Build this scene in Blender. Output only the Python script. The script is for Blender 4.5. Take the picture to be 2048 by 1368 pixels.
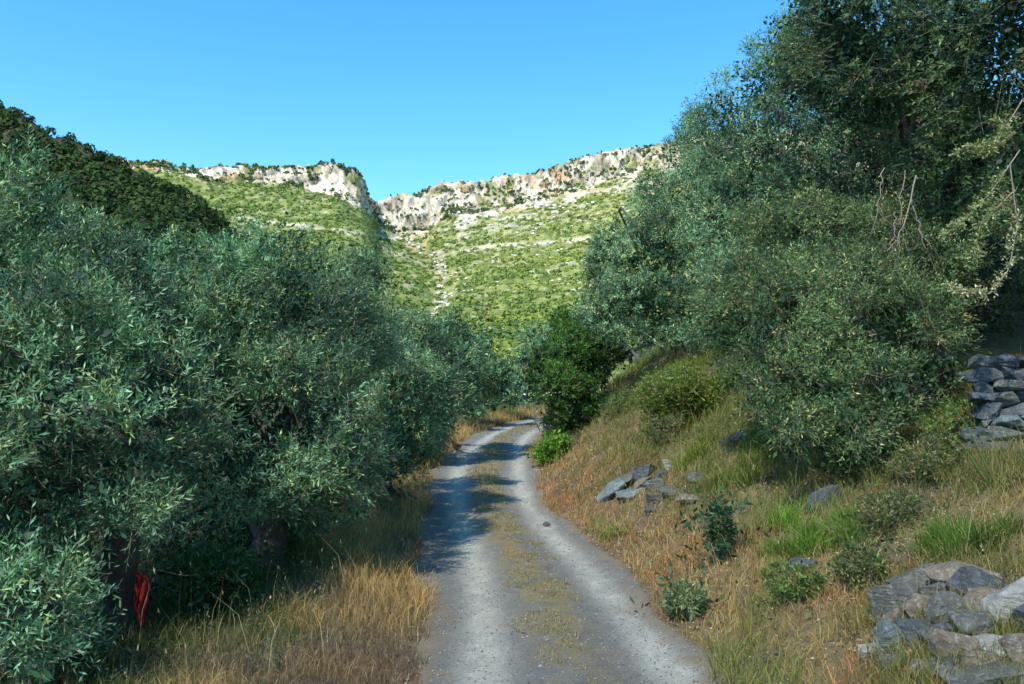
import bpy, bmesh, math, random
import numpy as np
from mathutils import Vector

for o in list(bpy.data.objects):
    bpy.data.objects.remove(o)
S = bpy.context.scene
COL = S.collection
rng = np.random.default_rng(7)
random.seed(7)

# ------------------------------------------------------------------ camera, light, exposure
CAM_H = 2.2
FPX = 1600.0                       # focal length in pixels of the 2048 px wide photograph
PITCH = math.atan(106 / FPX)
cam = bpy.data.cameras.new('camera')
cam.lens = 36 * FPX / 2048
cam.sensor_width = 36
cam.clip_start = 0.1
cam.clip_end = 6000
co = bpy.data.objects.new('camera', cam)
co.location = (0, 0, CAM_H)
co.rotation_euler = (math.pi / 2 + PITCH, 0, 0)
COL.objects.link(co)
S.camera = co

SUN_ELEV = math.radians(51)
SUN_AZ = math.radians(-150)        # measured from +Y (view direction), negative = left
world = bpy.data.worlds.new('World')
S.world = world
world.use_nodes = True
wn = world.node_tree
bg = wn.nodes['Background']
sky = wn.nodes.new('ShaderNodeTexSky')
sky.sky_type = 'NISHITA'
sky.sun_disc = False
sky.sun_elevation = SUN_ELEV
sky.sun_rotation = SUN_AZ
sky.altitude = 300
sky.air_density = 1.0
sky.dust_density = 0.2
sky.ozone_density = 2.0
hs = wn.nodes.new('ShaderNodeHueSaturation')
hs.inputs['Saturation'].default_value = 1.34
hs.inputs['Value'].default_value = 1.1
hs.inputs['Hue'].default_value = 0.489
wn.links.new(sky.outputs[0], hs.inputs['Color'])
wn.links.new(hs.outputs[0], bg.inputs['Color'])
bg.inputs['Strength'].default_value = 0.15
sun = bpy.data.lights.new('sun', 'SUN')
sun.energy = 3.1
sun.angle = math.radians(0.53)
sun.color = (1.0, 0.93, 0.80)
so = bpy.data.objects.new('sun', sun)
sd = Vector((math.sin(SUN_AZ) * math.cos(SUN_ELEV), math.cos(SUN_AZ) * math.cos(SUN_ELEV), math.sin(SUN_ELEV)))
so.rotation_euler = sd.to_track_quat('Z', 'Y').to_euler()
COL.objects.link(so)
S.view_settings.view_transform = 'Standard'
S.view_settings.look = 'None'
S.view_settings.gamma = 1
S.view_settings.exposure = 0.93
S.view_settings.use_curve_mapping = False
S.render.engine = 'CYCLES'
S.cycles.max_bounces = 6
S.cycles.diffuse_bounces = 3
S.cycles.transmission_bounces = 3

# ------------------------------------------------------------------ numeric helpers
def vnoise(P, seed=0):
    P = np.asarray(P, float)
    I = np.floor(P).astype(np.int64); F = P - I
    F = F * F * (3 - 2 * F)
    def h(ix, iy, iz):
        n = (ix * 374761393 + iy * 668265263 + iz * 2147483647 + seed * 974634777) & 0xffffffff
        n = ((n ^ (n >> 13)) * 1274126177) & 0xffffffff
        n = ((n ^ (n >> 16)) * 2246822519) & 0xffffffff
        return ((n ^ (n >> 15)) & 0xffffff) / float(0xffffff)
    r = 0
    for dx in (0, 1):
        for dy in (0, 1):
            for dz in (0, 1):
                w = (F[:, 0] if dx else 1 - F[:, 0]) * (F[:, 1] if dy else 1 - F[:, 1]) * (F[:, 2] if dz else 1 - F[:, 2])
                r = r + w * h(I[:, 0] + dx, I[:, 1] + dy, I[:, 2] + dz)
    return r
def fbm(P, seed=0, oct=4):
    P = np.asarray(P, float); a = 0.5; s = 0; t = 0
    for k in range(oct):
        s = s + a * vnoise(P * (2.03 ** k) + 17.3 * k, seed + k); t += a; a *= 0.5
    return s / t                                   # 0..1
def fb2(x, y, sc, seed=0, oct=4):
    x, y = np.broadcast_arrays(np.asarray(x, float), np.asarray(y, float))
    sh = x.shape
    P = np.stack([x.ravel() / sc, y.ravel() / sc, np.full(x.size, 0.37)], 1)
    return fbm(P, seed, oct).reshape(sh)
def sstep(a, b, x):
    t = np.clip((np.asarray(x, float) - a) / (b - a), 0, 1); return t * t * (3 - 2 * t)
def unit(v):
    return v / np.maximum(np.linalg.norm(v, axis=-1, keepdims=True), 1e-9)
def lin(a, b, t):
    return np.asarray(a) * (1 - t[..., None]) + np.asarray(b) * t[..., None]
CT, ST = math.cos(PITCH), math.sin(PITCH)
def ray(px, py):
    rx = (np.asarray(px, float) - 1024) / FPX; ry = (684 - np.asarray(py, float)) / FPX
    return rx, CT - ST * ry, ST + CT * ry
def at(px, py, d):                                  # the world point seen at a photo pixel, d metres ahead
    rx, wy, wz = ray(px, py)
    return np.array([d * rx / wy, d + 0 * rx, CAM_H + d * wz / wy]).T

# ------------------------------------------------------------------ terrain near the road
RY = np.array([-60, -20, 0, 6.1, 8.6, 11.4, 13.5, 16.5, 20, 25.7, 31, 36, 41, 48, 60, 90, 140])
RX = np.array([4, 2.2, .85, .46, .32, .02, -.25, -.55, -.70, -.62, -.1, .95, 2.9, 6.6, 14, 30, 50])
_yy = np.linspace(-60, 140, 2001)
_xx = np.interp(_yy, RY, RX)
_k = np.hanning(41); _k /= _k.sum()
_xx = np.convolve(np.pad(_xx, 20, 'edge'), _k, 'valid')
_sl = np.where(_yy < 13, 0, np.where(_yy < 44, 0.040, 0.0))
_sl = np.convolve(np.pad(_sl, 20, 'edge'), _k, 'valid')
_zz = np.cumsum(_sl) * (_yy[1] - _yy[0])
def road_x(y): return np.interp(y, _yy, _xx)
def road_z(y): return np.interp(y, _yy, _zz)
def road_hw(y): return 1.27 + 0.10 * np.sin(np.asarray(y) * 0.7) + 0.07 * np.sin(np.asarray(y) * 1.9 + 1)
def G(x, y, rough=True):
    x = np.asarray(x, float); y = np.asarray(y, float)
    x, y = np.broadcast_arrays(x, y)
    u = x - road_x(y); hw = road_hw(y)
    z = road_z(y) + 0 * x
    # right bank
    k = np.interp(y, [0, 7, 13, 20, 60], [.40, .42, .60, .74, .74])
    Hb = np.interp(y, [0, 8, 13, 20, 60], [1.55, 1.75, 2.5, 3.3, 3.3])
    b = np.maximum(u - hw - 0.05, 0)
    b = b * b / (b + 0.25)
    bank = k * b
    over = np.maximum(u - hw - Hb / k, 0)
    top = Hb + over * 0.22 + np.maximum(over - 2.5, 0) * .45
    bank = np.where(bank < Hb, bank, top)
    bank = np.minimum(bank, 30 + 0.05 * (b))
    n1 = fb2(x, y, 1.7, 3) - .5; n2 = fb2(x, y, 0.42, 5) - .5
    m = sstep(0.1, 1.2, u - hw)
    z = z + bank + m * (n1 * 0.55 + n2 * 0.22)
    # left verge, then the grove falls gently away
    v = np.maximum(-u - hw, 0)
    ml = sstep(0.1, 0.9, v)
    z = z + ml * (0.10 + n1 * 0.20 + n2 * 0.08) - np.minimum(np.maximum(v - 4.5, 0) * 0.09, 2.2) * sstep(60, 30, y)
    # crown between the wheel tracks
    on = sstep(hw + .1, hw - .1, np.abs(u))
    z = z + on * (0.035 * np.exp(-(u / .32) ** 2) - 0.02 * np.exp(-((np.abs(u) - .72) / .3) ** 2) + 0.02 * n2)
    far = sstep(70, 160, np.hypot(x, y))
    z = z * (1 - far) + far * (1.0 + 0.0 * x)
    return z
def hit(px, py, d0=4.0, d1=90.0):                   # the ground point seen at a pixel
    d = np.linspace(d0, d1, 3000)
    P = at(np.full(d.size, px), np.full(d.size, py), d)
    below = P[:, 2] <= G(P[:, 0], P[:, 1])
    i = int(np.argmax(below)) if below.any() else len(d) - 1
    return P[i]

# ------------------------------------------------------------------ object helpers
def setp(o, label=None, cat=None, group=None, kind=None):
    if label: o['label'] = label
    if cat: o['category'] = cat
    if group: o['group'] = group
    if kind: o['kind'] = kind
    return o
def empty(name, loc, rz=0, **k):
    o = bpy.data.objects.new(name, None); COL.objects.link(o)
    o.location = tuple(float(v) for v in loc); o.rotation_euler = (0, 0, rz); o.empty_display_size = 0.3
    return setp(o, **k)
def mesh_np(name, V, F, mat, C=None, smooth=False):
    """V (n,3); F list of index arrays (m,3) or (m,4); C (n,3) colours"""
    if not isinstance(F, (list, tuple)): F = [F]
    F = [f for f in F if len(f)]
    me = bpy.data.meshes.new(name)
    V = np.ascontiguousarray(V, np.float32)
    me.vertices.add(len(V)); me.vertices.foreach_set('co', V.ravel())
    idx = np.concatenate([f.ravel() for f in F]).astype(np.int32)
    sizes = np.concatenate([np.full(len(f), f.shape[1], np.int32) for f in F])
    starts = np.concatenate([[0], np.cumsum(sizes)[:-1]]).astype(np.int32)
    me.loops.add(len(idx)); me.loops.foreach_set('vertex_index', idx)
    me.polygons.add(len(sizes)); me.polygons.foreach_set('loop_start', starts)
    try: me.polygons.foreach_set('loop_total', sizes)
    except Exception: pass
    me.update(calc_edges=True)
    if smooth: me.polygons.foreach_set('use_smooth', np.ones(len(sizes), bool))
    if C is not None:
        a = me.color_attributes.new('Col', 'FLOAT_COLOR', 'POINT')
        c4 = np.ones((len(V), 4), np.float32); c4[:, :3] = np.clip(C, 0, 1)
        a.data.foreach_set('color', c4.ravel())
    me.materials.append(mat)
    return me
def obj(name, me, parent=None, loc=None, **k):
    o = bpy.data.objects.new(name, me); COL.objects.link(o)
    if parent is not None: o.parent = parent
    if loc is not None: o.location = tuple(float(v) for v in loc)
    return setp(o, **k)
def copy_tree(o, parent=None):
    c = o.copy(); COL.objects.link(c); c.parent = parent
    for ch in o.children: copy_tree(ch, c)
    return c
class Acc:
    def __init__(s): s.V = []; s.C = []; s.T = []; s.Q = []; s.n = 0
    def add(s, V, F, C):
        V = np.asarray(V, float); F = np.asarray(F, np.int64)
        C = np.broadcast_to(np.asarray(C, float), V.shape)
        s.V.append(V); s.C.append(C)
        (s.T if F.shape[1] == 3 else s.Q).append(F + s.n); s.n += len(V)
    def mesh(s, name, mat, smooth=False):
        F = []
        if s.T: F.append(np.concatenate(s.T))
        if s.Q: F.append(np.concatenate(s.Q))
        return mesh_np(name, np.concatenate(s.V), F, mat, np.concatenate(s.C), smooth)

# ------------------------------------------------------------------ materials
def mat_new(name):
    m = bpy.data.materials.new(name); m.use_nodes = True
    nt = m.node_tree; nt.nodes.clear()
    out = nt.nodes.new('ShaderNodeOutputMaterial')
    return m, nt, out
def nd(nt, t, **kw):
    n = nt.nodes.new(t)
    for k, v in kw.items(): setattr(n, k, v)
    return n
def mixc(nt, fac, a, b, mode='MIX'):
    n = nd(nt, 'ShaderNodeMix', data_type='RGBA', blend_type=mode)
    for s, v in ((n.inputs[0], fac), (n.inputs[6], a), (n.inputs[7], b)):
        if hasattr(v, 'is_linked'): nt.links.new(v, s)
        elif isinstance(v, (int, float)): s.default_value = v
        else: s.default_value = (*v, 1)
    return n.outputs[2]
def noise(nt, scale, detail=5, rough=.6, coord='Object', dist=0):
    tc = nd(nt, 'ShaderNodeTexCoord')
    n = nd(nt, 'ShaderNodeTexNoise'); n.inputs['Scale'].default_value = scale
    n.inputs['Detail'].default_value = detail; n.inputs['Roughness'].default_value = rough
    n.inputs['Distortion'].default_value = dist
    nt.links.new(tc.outputs[coord], n.inputs['Vector']); return n.outputs['Fac']
def ramp(nt, fac, stops):
    r = nd(nt, 'ShaderNodeValToRGB'); cr = r.color_ramp
    while len(cr.elements) < len(stops): cr.elements.new(0.5)
    for e, (p, c) in zip(cr.elements, stops):
        e.position = p; e.color = (*c, 1) if len(c) == 3 else c
    nt.links.new(fac, r.inputs[0]); return r.outputs[0]
def bump(nt, h, strength=.5, dist=.02):
    b = nd(nt, 'ShaderNodeBump'); b.inputs['Strength'].default_value = strength
    b.inputs['Distance'].default_value = dist; nt.links.new(h, b.inputs['Height']); return b.outputs[0]
def principled(nt, out, base, rough=.8, nrm=None, spec=.3):
    p = nd(nt, 'ShaderNodeBsdfPrincipled')
    if hasattr(base, 'is_linked'): nt.links.new(base, p.inputs['Base Color'])
    else: p.inputs['Base Color'].default_value = (*base, 1)
    p.inputs['Roughness'].default_value = rough
    p.inputs['Specular IOR Level'].default_value = spec
    if nrm is not None: nt.links.new(nrm, p.inputs['Normal'])
    nt.links.new(p.outputs[0], out.inputs[0]); return p
def leaf_mat(name, back=(1.5, 1.5, 1.6), trans=.25, rough=.45, spec=.4):
    """colour from the mesh; undersides paler (olive leaves are silver below), some light passes through"""
    m, nt, out = mat_new(name)
    a = nd(nt, 'ShaderNodeVertexColor', layer_name='Col')
    g = nd(nt, 'ShaderNodeNewGeometry')
    pale = mixc(nt, 1.0, a.outputs[0], back, 'MULTIPLY')
    c = mixc(nt, g.outputs['Backfacing'], a.outputs[0], pale)
    p = nd(nt, 'ShaderNodeBsdfPrincipled'); nt.links.new(c, p.inputs['Base Color'])
    p.inputs['Roughness'].default_value = rough; p.inputs['Specular IOR Level'].default_value = spec
    t = nd(nt, 'ShaderNodeBsdfTranslucent')
    tc = mixc(nt, 1.0, a.outputs[0], (1.3, 1.6, .6), 'MULTIPLY'); nt.links.new(tc, t.inputs[0])
    mx = nd(nt, 'ShaderNodeMixShader'); mx.inputs[0].default_value = trans
    nt.links.new(p.outputs[0], mx.inputs[1]); nt.links.new(t.outputs[0], mx.inputs[2])
    nt.links.new(mx.outputs[0], out.inputs[0]); return m
def attr_mat(name, nscale=30, amount=.35, rough=.9, bumpd=.02, bs=.6, spec=.2):
    m, nt, out = mat_new(name)
    a = nd(nt, 'ShaderNodeVertexColor', layer_name='Col')
    n = noise(nt, nscale, 8, .7)
    v = ramp(nt, n, [(.25, (1 - amount,) * 3), (.75, (1 + amount,) * 3)])
    c = mixc(nt, 1.0, a.outputs[0], v, 'MULTIPLY')
    principled(nt, out, c, rough, bump(nt, n, bs, bumpd), spec); return m
M_OLIVE = leaf_mat('olive_leaf', (1.32, 1.28, 1.22), .22, .5, .26)
M_GREEN = leaf_mat('green_leaf', (1.2, 1.2, 1.1), .3, .5, .35)
M_GRASS = leaf_mat('grass_blade', (1, 1, 1), .3, .7, .2)
M_SHRUB = leaf_mat('hill_shrub', (1, 1, 1), .1, .8, .1)

def bark_material():
    m, nt, out = mat_new('olive_bark')
    n = noise(nt, 9, 8, .7, dist=1.0); n2 = noise(nt, 45, 5, .7)
    c = ramp(nt, n, [(.3, (.035, .028, .022)), (.55, (.10, .085, .07)), (.8, (.20, .18, .155))])
    c = mixc(nt, .3, c, ramp(nt, n2, [(.3, (.03, .03, .025)), (.7, (.2, .19, .17))]))
    principled(nt, out, c, .95, bump(nt, n, .9, .05)); return m
M_BARK = bark_material()
def twig_material():
    m, nt, out = mat_new('dry_twig')
    n = noise(nt, 30, 3)
    principled(nt, out, ramp(nt, n, [(.3, (.16, .13, .10)), (.7, (.34, .29, .24))]), .9); return m
M_TWIG = twig_material()

def rock_material(name, lo, mid, hi, lichen=(.42, .45, .40), sc=3.0):
    m, nt, out = mat_new(name)
    n = noise(nt, sc, 10, .65, dist=.4); n2 = noise(nt, sc * 9, 6, .75)
    c = ramp(nt, n, [(.28, lo), (.5, mid), (.72, hi)])
    l = ramp(nt, n2, [(.52, (0, 0, 0)), (.62, (1, 1, 1))])
    bw = nd(nt, 'ShaderNodeRGBToBW'); nt.links.new(l, bw.inputs[0])
    ma = nd(nt, 'ShaderNodeMath', operation='MULTIPLY'); ma.inputs[1].default_value = .45
    nt.links.new(bw.outputs[0], ma.inputs[0])
    c = mixc(nt, ma.outputs[0], c, lichen)
    tc = nd(nt, 'ShaderNodeTexCoord'); mp = nd(nt, 'ShaderNodeMapping'); mp.inputs['Scale'].default_value = (1, 1, 7)
    w = nd(nt, 'ShaderNodeTexNoise'); w.inputs['Scale'].default_value = sc * 1.6; w.inputs['Detail'].default_value = 6
    nt.links.new(tc.outputs['Object'], mp.inputs[0]); nt.links.new(mp.outputs[0], w.inputs['Vector'])
    ad = nd(nt, 'ShaderNodeMath', operation='ADD'); nt.links.new(w.outputs['Fac'], ad.inputs[0]); nt.links.new(n2, ad.inputs[1])
    principled(nt, out, c, .88, bump(nt, ad.outputs[0], .9, .03)); return m
M_ROCK = rock_material('grey_schist', (.04, .045, .05), (.09, .093, .088), (.18, .18, .16), (.32, .34, .27))
M_ROCKD = rock_material('dark_slate', (.025, .03, .036), (.06, .07, .08), (.13, .15, .17), (.2, .22, .2))
M_ROCKB = rock_material('blue_grey_stone', (.06, .078, .085), (.11, .14, .148), (.21, .25, .25))
M_ROCKP = rock_material('pale_stone', (.12, .12, .115), (.25, .25, .235), (.42, .42, .40))
M_ROCKO = rock_material('rusty_schist', (.07, .055, .045), (.16, .13, .10), (.28, .24, .19))

# ------------------------------------------------------------------ ground and road
def soil_colour(x, y):
    """what lies on the ground: reddish soil, straw, dry ochre litter, moss green"""
    n1 = fb2(x, y, 1.9, 21); n2 = fb2(x, y, .5, 22); n3 = fb2(x, y, 4.5, 23)
    u = x - road_x(y)
    straw = np.array([.27, .215, .11]); rust = np.array([.25, .155, .085]); green = np.array([.10, .12, .035]); grey = np.array([.17, .145, .12])
    c = lin(straw, rust, sstep(.42, .6, n1))
    c = lin2(c, grey, sstep(.5, .68, n2) * .7)
    gw = sstep(.40, .56, n3) * sstep(1.5, 4.0, np.abs(u)) * .8
    c = lin2(c, green, gw)
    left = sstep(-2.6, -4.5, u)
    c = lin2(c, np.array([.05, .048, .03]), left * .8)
    return c
def lin2(a, b, t): return a * (1 - t[..., None]) + b * t[..., None]

def axis(segs):
    out = []
    for a, b, st in segs: out.append(np.arange(a, b, st))
    return np.concatenate(out + [np.array([segs[-1][1]])])
def grid_mesh(X, Y, Z):
    ny, nx = X.shape
    V = np.stack([X.ravel(), Y.ravel(), Z.ravel()], 1)
    i = np.arange(ny - 1)[:, None] * nx + np.arange(nx - 1)[None]
    F = np.stack([i, i + 1, i + nx + 1, i + nx], -1).reshape(-1, 4)
    return V, F
gx = axis([(-1800, -200, 200), (-200, -40, 20), (-40, -12, 2), (-12, -5, .5), (-5, 8, .13), (8, 16, .5), (16, 40, 2), (40, 200, 20), (200, 1800, 200)])
gy = axis([(-600, -60, 60), (-60, 2, 3), (2, 4, .5), (4, 14, .13), (14, 26, .26), (26, 50, .5), (50, 80, 2), (80, 200, 20), (200, 2200, 200)])
X, Y = np.meshgrid(gx, gy)
Z = G(X, Y) - 0.0
u = X - road_x(Y)
Z = Z - 0.03 * (np.abs(u) < road_hw(Y) - .12) * (Y < 120)
V, F = grid_mesh(X, Y, Z)
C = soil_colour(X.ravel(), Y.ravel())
def ground_material():
    m, nt, out = mat_new('stony_soil')
    a = nd(nt, 'ShaderNodeVertexColor', layer_name='Col')
    n = noise(nt, 7, 10, .75); n2 = noise(nt, 55, 6, .8)
    v = ramp(nt, n, [(.3, (.55, .52, .5)), (.5, (.95, .95, .95)), (.7, (1.45, 1.4, 1.3))])
    v2 = ramp(nt, n2, [(.3, (.5, .5, .5)), (.7, (1.5, 1.5, 1.5))])
    c = mixc(nt, 1, mixc(nt, 1, a.outputs[0], v, 'MULTIPLY'), v2, 'MULTIPLY')
    ad = nd(nt, 'ShaderNodeMath', operation='ADD'); nt.links.new(n, ad.inputs[0]); nt.links.new(n2, ad.inputs[1])
    principled(nt, out, c, .95, bump(nt, ad.outputs[0], .9, .06), .15); return m
obj('ground', mesh_np('ground', V, F, ground_material(), C, True), kind='structure')

# road: its own sheet; colour follows the wheel tracks (dust-pale) and the weedy middle strip
ry = axis([(-30, 3, .6), (3, 14, .09), (14, 30, .18), (30, 56, .4), (56, 110, 2)])
rt = np.linspace(-1, 1, 47)
RYm, RT = np.meshgrid(ry, rt, indexing='ij')
edge = 1 + .09 * (fb2(RYm, np.sign(RT) * 3, .5, 31) - .5) * 2 * (np.abs(RT) > .9)
du = np.gradient(road_x(ry), ry)[:, None]
U = RT * (road_hw(RYm) + .02) * edge
nrm = np.sqrt(1 + du ** 2)
RXm = road_x(RYm) + U / nrm * (1 + du ** 2)
RZm = G(RXm, RYm) + .008 + .012 * (fb2(RXm, RYm, .16, 33) - .5) - .03 * (np.abs(RT) > .985)
V, F = grid_mesh(RXm, RYm, RZm)
us = U.ravel(); xs = RXm.ravel(); ys = RYm.ravel()
shift = .18 * np.sin(ys * .35)
track = np.exp(-((us - .80 - shift * .3) / .22) ** 2) + np.exp(-((us + .62 + shift * .3) / .22) ** 2)
n1 = fb2(xs, ys * .6, .8, 35); n2 = fb2(xs, ys, .25, 36); n3 = fb2(xs, ys, .09, 37)
track = np.clip(track * (.45 + 1.0 * n1), 0, 1) * (.75 + .5 * n3)
gravel = np.array([.145, .148, .142]); dust = np.array([.37, .37, .32]); mid = np.array([.21, .17, .085])
c = lin2(np.tile(gravel, (len(us), 1)), dust, track)
midw = np.exp(-((us - .08) / .34) ** 2) * sstep(.36, .64, n1 * .4 + n2 * .3 + n3 * .3) * np.interp(ys, [6, 9, 12, 30], [.35, .9, 1, .8])
c = lin2(c, mid, np.clip(midw * 1.7, 0, 1))
ed = sstep(.70, 1.0, np.abs(us) / road_hw(ys) + .55 * (n2 - .5))
c = lin2(c, np.array([.21, .17, .115]), ed * .9)
c = c * (0.75 + .5 * n3)[:, None]
def road_material():
    m, nt, out = mat_new('gravel_track')
    a = nd(nt, 'ShaderNodeVertexColor', layer_name='Col')
    n = noise(nt, 38, 8, .8); n2 = noise(nt, 140, 4, .8)
    v = ramp(nt, n, [(.3, (.62, .62, .62)), (.7, (1.38, 1.38, 1.38))])
    v2 = ramp(nt, n2, [(.3, (.50, .50, .52)), (.7, (1.45, 1.45, 1.42))])
    c = mixc(nt, 1, mixc(nt, 1, a.outputs[0], v, 'MULTIPLY'), v2, 'MULTIPLY')
    principled(nt, out, c, .92, bump(nt, n2, .9, .015), .2); return m
obj('dirt_road', mesh_np('dirt_road', V, F, road_material(), c, True), kind='structure')

# ------------------------------------------------------------------ mountains
def table(p, xs, ys): return np.interp(p, xs, ys)
def ridge_y(p):
    return table(p, [-400, 0, 250, 330, 400, 480, 560, 640, 690, 712, 728, 742, 756, 785, 850, 900, 1000, 1100, 1200, 1300, 1370, 1500, 1800, 2400],
                    [340, 340, 335, 335, 342, 334, 338, 330, 334, 344, 366, 396, 412, 400, 388, 374, 362, 342, 312, 290, 284, 268, 240, 260])
def cliff_y(p):                                     # where the grassy slope ends and bare rock starts
    return table(p, [-400, 250, 330, 400, 500, 600, 680, 740, 790, 850, 880, 950, 1000, 1100, 1200, 1300, 1370, 2400],
                    [342, 337, 339, 354, 364, 370, 392, 430, 462, 462, 436, 424, 414, 392, 362, 334, 322, 315])
def ridge_D(p): return table(p, [-400, 600, 700, 724, 741, 757, 2400], [820, 820, 800, 806, 870, 1000, 1040])
def gully_p(D): return table(D, [150, 250, 350, 450, 560, 680, 800, 900, 1000], [930, 880, 852, 862, 884, 890, 872, 820, 770])
pc = axis([(-900, -100, 40), (-100, 340, 16), (340, 1480, 3.6), (1480, 1800, 16), (1800, 3000, 60)])
tr = axis([(0, .86, .0062), (.86, 1.0, .0035), (1.0, 1.35, .035)])
PP, TT = np.meshgrid(pc, tr)
Dr = ridge_D(PP)
DD = 130 + (Dr - 130) * TT
cy = cliff_y(PP); ryd = ridge_y(PP)
tcl = .955
base_y = 775 + (cy - 775) * np.clip(TT / tcl, 0, 1) ** .85
clf = sstep(tcl, 1.0, TT)
YP = base_y + (ryd - cy) * clf
YP = YP + 24 * np.exp(-((PP - gully_p(DD)) / 42) ** 2) * sstep(0, .1, TT) * (.25 + .75 * sstep(.9, .6, TT)) * sstep(1.0, .93, TT)
YP = YP - 16 * np.exp(-((PP - gully_p(DD) + 130) / 80) ** 2) * np.sin(np.clip(TT, 0, 1) * math.pi)
behind = np.clip(TT - 1, 0, 1)
W = at(PP.ravel(), YP.ravel(), DD.ravel())
Z = W[:, 2].reshape(PP.shape) - behind * 420
Xm = W[:, 0].reshape(PP.shape); Ym = DD.copy()
P3 = np.stack([Xm.ravel() / 60, Ym.ravel() / 60, Z.ravel() / 45], 1)
nf = (fbm(P3, 51, 5).reshape(PP.shape) - .5)
nfine = (fbm(P3 * 5.5, 57, 4).reshape(PP.shape) - .5)
nvf = (fbm(P3 * 13, 58, 3).reshape(PP.shape) - .5)
Z = Z + nf * 16 * sstep(0, .25, TT) + nfine * 4.5
# broken crag blocks in the rock band
rockband = sstep(tcl - .035, tcl + .01, TT + nf * .09) * sstep(1.12, 1.02, TT)
blk = np.abs(fbm(P3 * np.array([4, 4, 6.]), 61, 4).reshape(PP.shape) - .5) * 2
strata = np.sin((Z + nf * 30) / 4.2) + .6 * np.sin((Z + nf * 22) / 1.9 + 1)
Z = Z + rockband * ((.35 - blk) * 9 + nvf * 5) + nvf * 1.5
Ym = Ym - rockband * ((.5 - blk) * 16 + nvf * 9 + strata * 2.6)
V, F = grid_mesh(Xm, Ym, Z)
# colours
pp = PP.ravel(); tt = TT.ravel(); yp = YP.ravel(); rb = rockband.ravel(); nfl = nf.ravel(); nfi = nfine.ravel()
rockn = fbm(P3 * 3.3, 71, 4); stain = fbm(P3 * np.array([1.3, 1.3, .6]), 73, 3)
cr = lin(np.array([.50, .41, .35]), np.array([.84, .75, .67]), sstep(.35, .65, rockn))
st_w = sstep(.50, .62, stain) * .8 + .55 * np.exp(-((pp - 1320) / 60) ** 2) * sstep(.45, .6, rockn)
cr = lin2(cr, np.array([.60, .36, .21]), np.clip(st_w, 0, .9))
cr = lin2(cr, np.array([.16, .17, .15]), sstep(.54, .64, fbm(P3 * np.array([11, 11, 7]), 75, 3)) * .75)
gn = fbm(P3 * 7, 77, 4)
cg = lin(np.array([.14, .18, .05]), np.array([.31, .33, .11]), sstep(.38, .62, fbm(P3 * 8, 78, 3)))
cg = lin2(cg, np.array([.12, .17, .06]), sstep(900, 740, pp) * .25)  # shade on the left slope put in as a darker green
cg = lin2(cg, np.array([.50, .46, .32]), sstep(.60, .68, fbm(P3 * 11, 79, 3)) * .6)
veg = fbm(P3 * np.array([4.5, 4.5, 5]), 83, 4)
mixr = sstep(.35, .65, rb + (rockn - .5) * 1.4) * (1 - .9 * sstep(.50, .60, veg + .05 * (pp > 760) - .03))
# rocks breaking through the upper slope and along the gully, and the two pale terraces/tracks
up = sstep(90, 0, yp - cliff_y(pp)) * (pp > 760) * .9
mixr = np.maximum(mixr, sstep(.50, .62, rockn + .10 * up) * up * .95)
gl = np.exp(-((pp - gully_p(DD.ravel()) + 14 * (nfl * 4)) / 9) ** 2) * sstep(.1, .3, tt) * sstep(.42, .56, fbm(P3 * 8, 81, 3) + .06)
mixr = np.maximum(mixr, gl * .6)
c = lin2(cg, cr, np.clip(mixr, 0, 1))
def trackline(xs, ys, w):
    yy = np.interp(pp, xs, ys, left=-999, right=-999) + nfl * 22
    return np.exp(-((yp - yy) / w) ** 2)
tl = trackline([460, 560, 680, 800], [432, 446, 462, 480], 3.2) * .8 + trackline([905, 960, 1080, 1180], [505, 494, 486, 474], 3.4) \
   + trackline([880, 935, 990, 1010], [560, 535, 512, 500], 2.5) * .5 + trackline([1090, 1130, 1190], [545, 530, 514], 6) * .7
c = lin2(c, np.array([.66, .60, .46]), np.clip(tl * sstep(.3, .5, gn), 0, 1))
def mountain_material():
    m, nt, out = mat_new('limestone_and_scrub')
    a = nd(nt, 'ShaderNodeVertexColor', layer_name='Col')
    n = noise(nt, .30, 8, .8)
    v = ramp(nt, n, [(.32, (.42, .48, .42)), (.68, (1.5, 1.45, 1.4))])
    c = mixc(nt, 1, a.outputs[0], v, 'MULTIPLY')
    principled(nt, out, c, .95, bump(nt, n, .8, 2.0), .1); return m
obj('mountain', mesh_np('mountain', V, F, mountain_material(), c, False), kind='structure')
MT = dict(X=Xm, Y=Ym, Z=Z, P=PP, T=TT, YP=YP, mix=np.maximum(mixr, tl).reshape(PP.shape), rb=rockband, gn=gn.reshape(PP.shape))

# left spur, nearer, steep and wooded
def spur_y(p): return table(p, [-900, -300, -100, 0, 60, 110, 150, 230, 300, 350, 400, 440, 470, 486, 500, 540],
                               [60, 120, 170, 205, 222, 260, 272, 306, 338, 362, 402, 440, 470, 500, 560, 640])
sp = axis([(-900, -100, 50), (-100, 545, 7)])
stt = np.linspace(0, 1.5, 64)
SP, SQ = np.meshgrid(sp, stt)
SD = np.where(SQ < 1, 120 + SQ * 150 + (500 - SP) * .06 * SQ, 270 + (500 - SP) * .06 + (SQ - 1) * 320)
SY = 800 + (spur_y(SP) + 8 - 800) * np.clip(SQ, 0, 1) ** .9
Wp = at(SP.ravel(), SY.ravel(), SD.ravel())
SZ = Wp[:, 2].reshape(SP.shape) - np.clip(SQ - 1, 0, 1) * 150
SX = Wp[:, 0].reshape(SP.shape)
SZ = SZ + (fb2(SX, SD, 25, 91) - .5) * 7
V, F = grid_mesh(SX, SD, SZ)
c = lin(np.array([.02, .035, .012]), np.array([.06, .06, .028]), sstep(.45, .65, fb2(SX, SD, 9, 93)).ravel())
obj('hill', mesh_np('hill', V, F, attr_mat('hill_soil', .5, .4), c, True), kind='structure')

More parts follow.
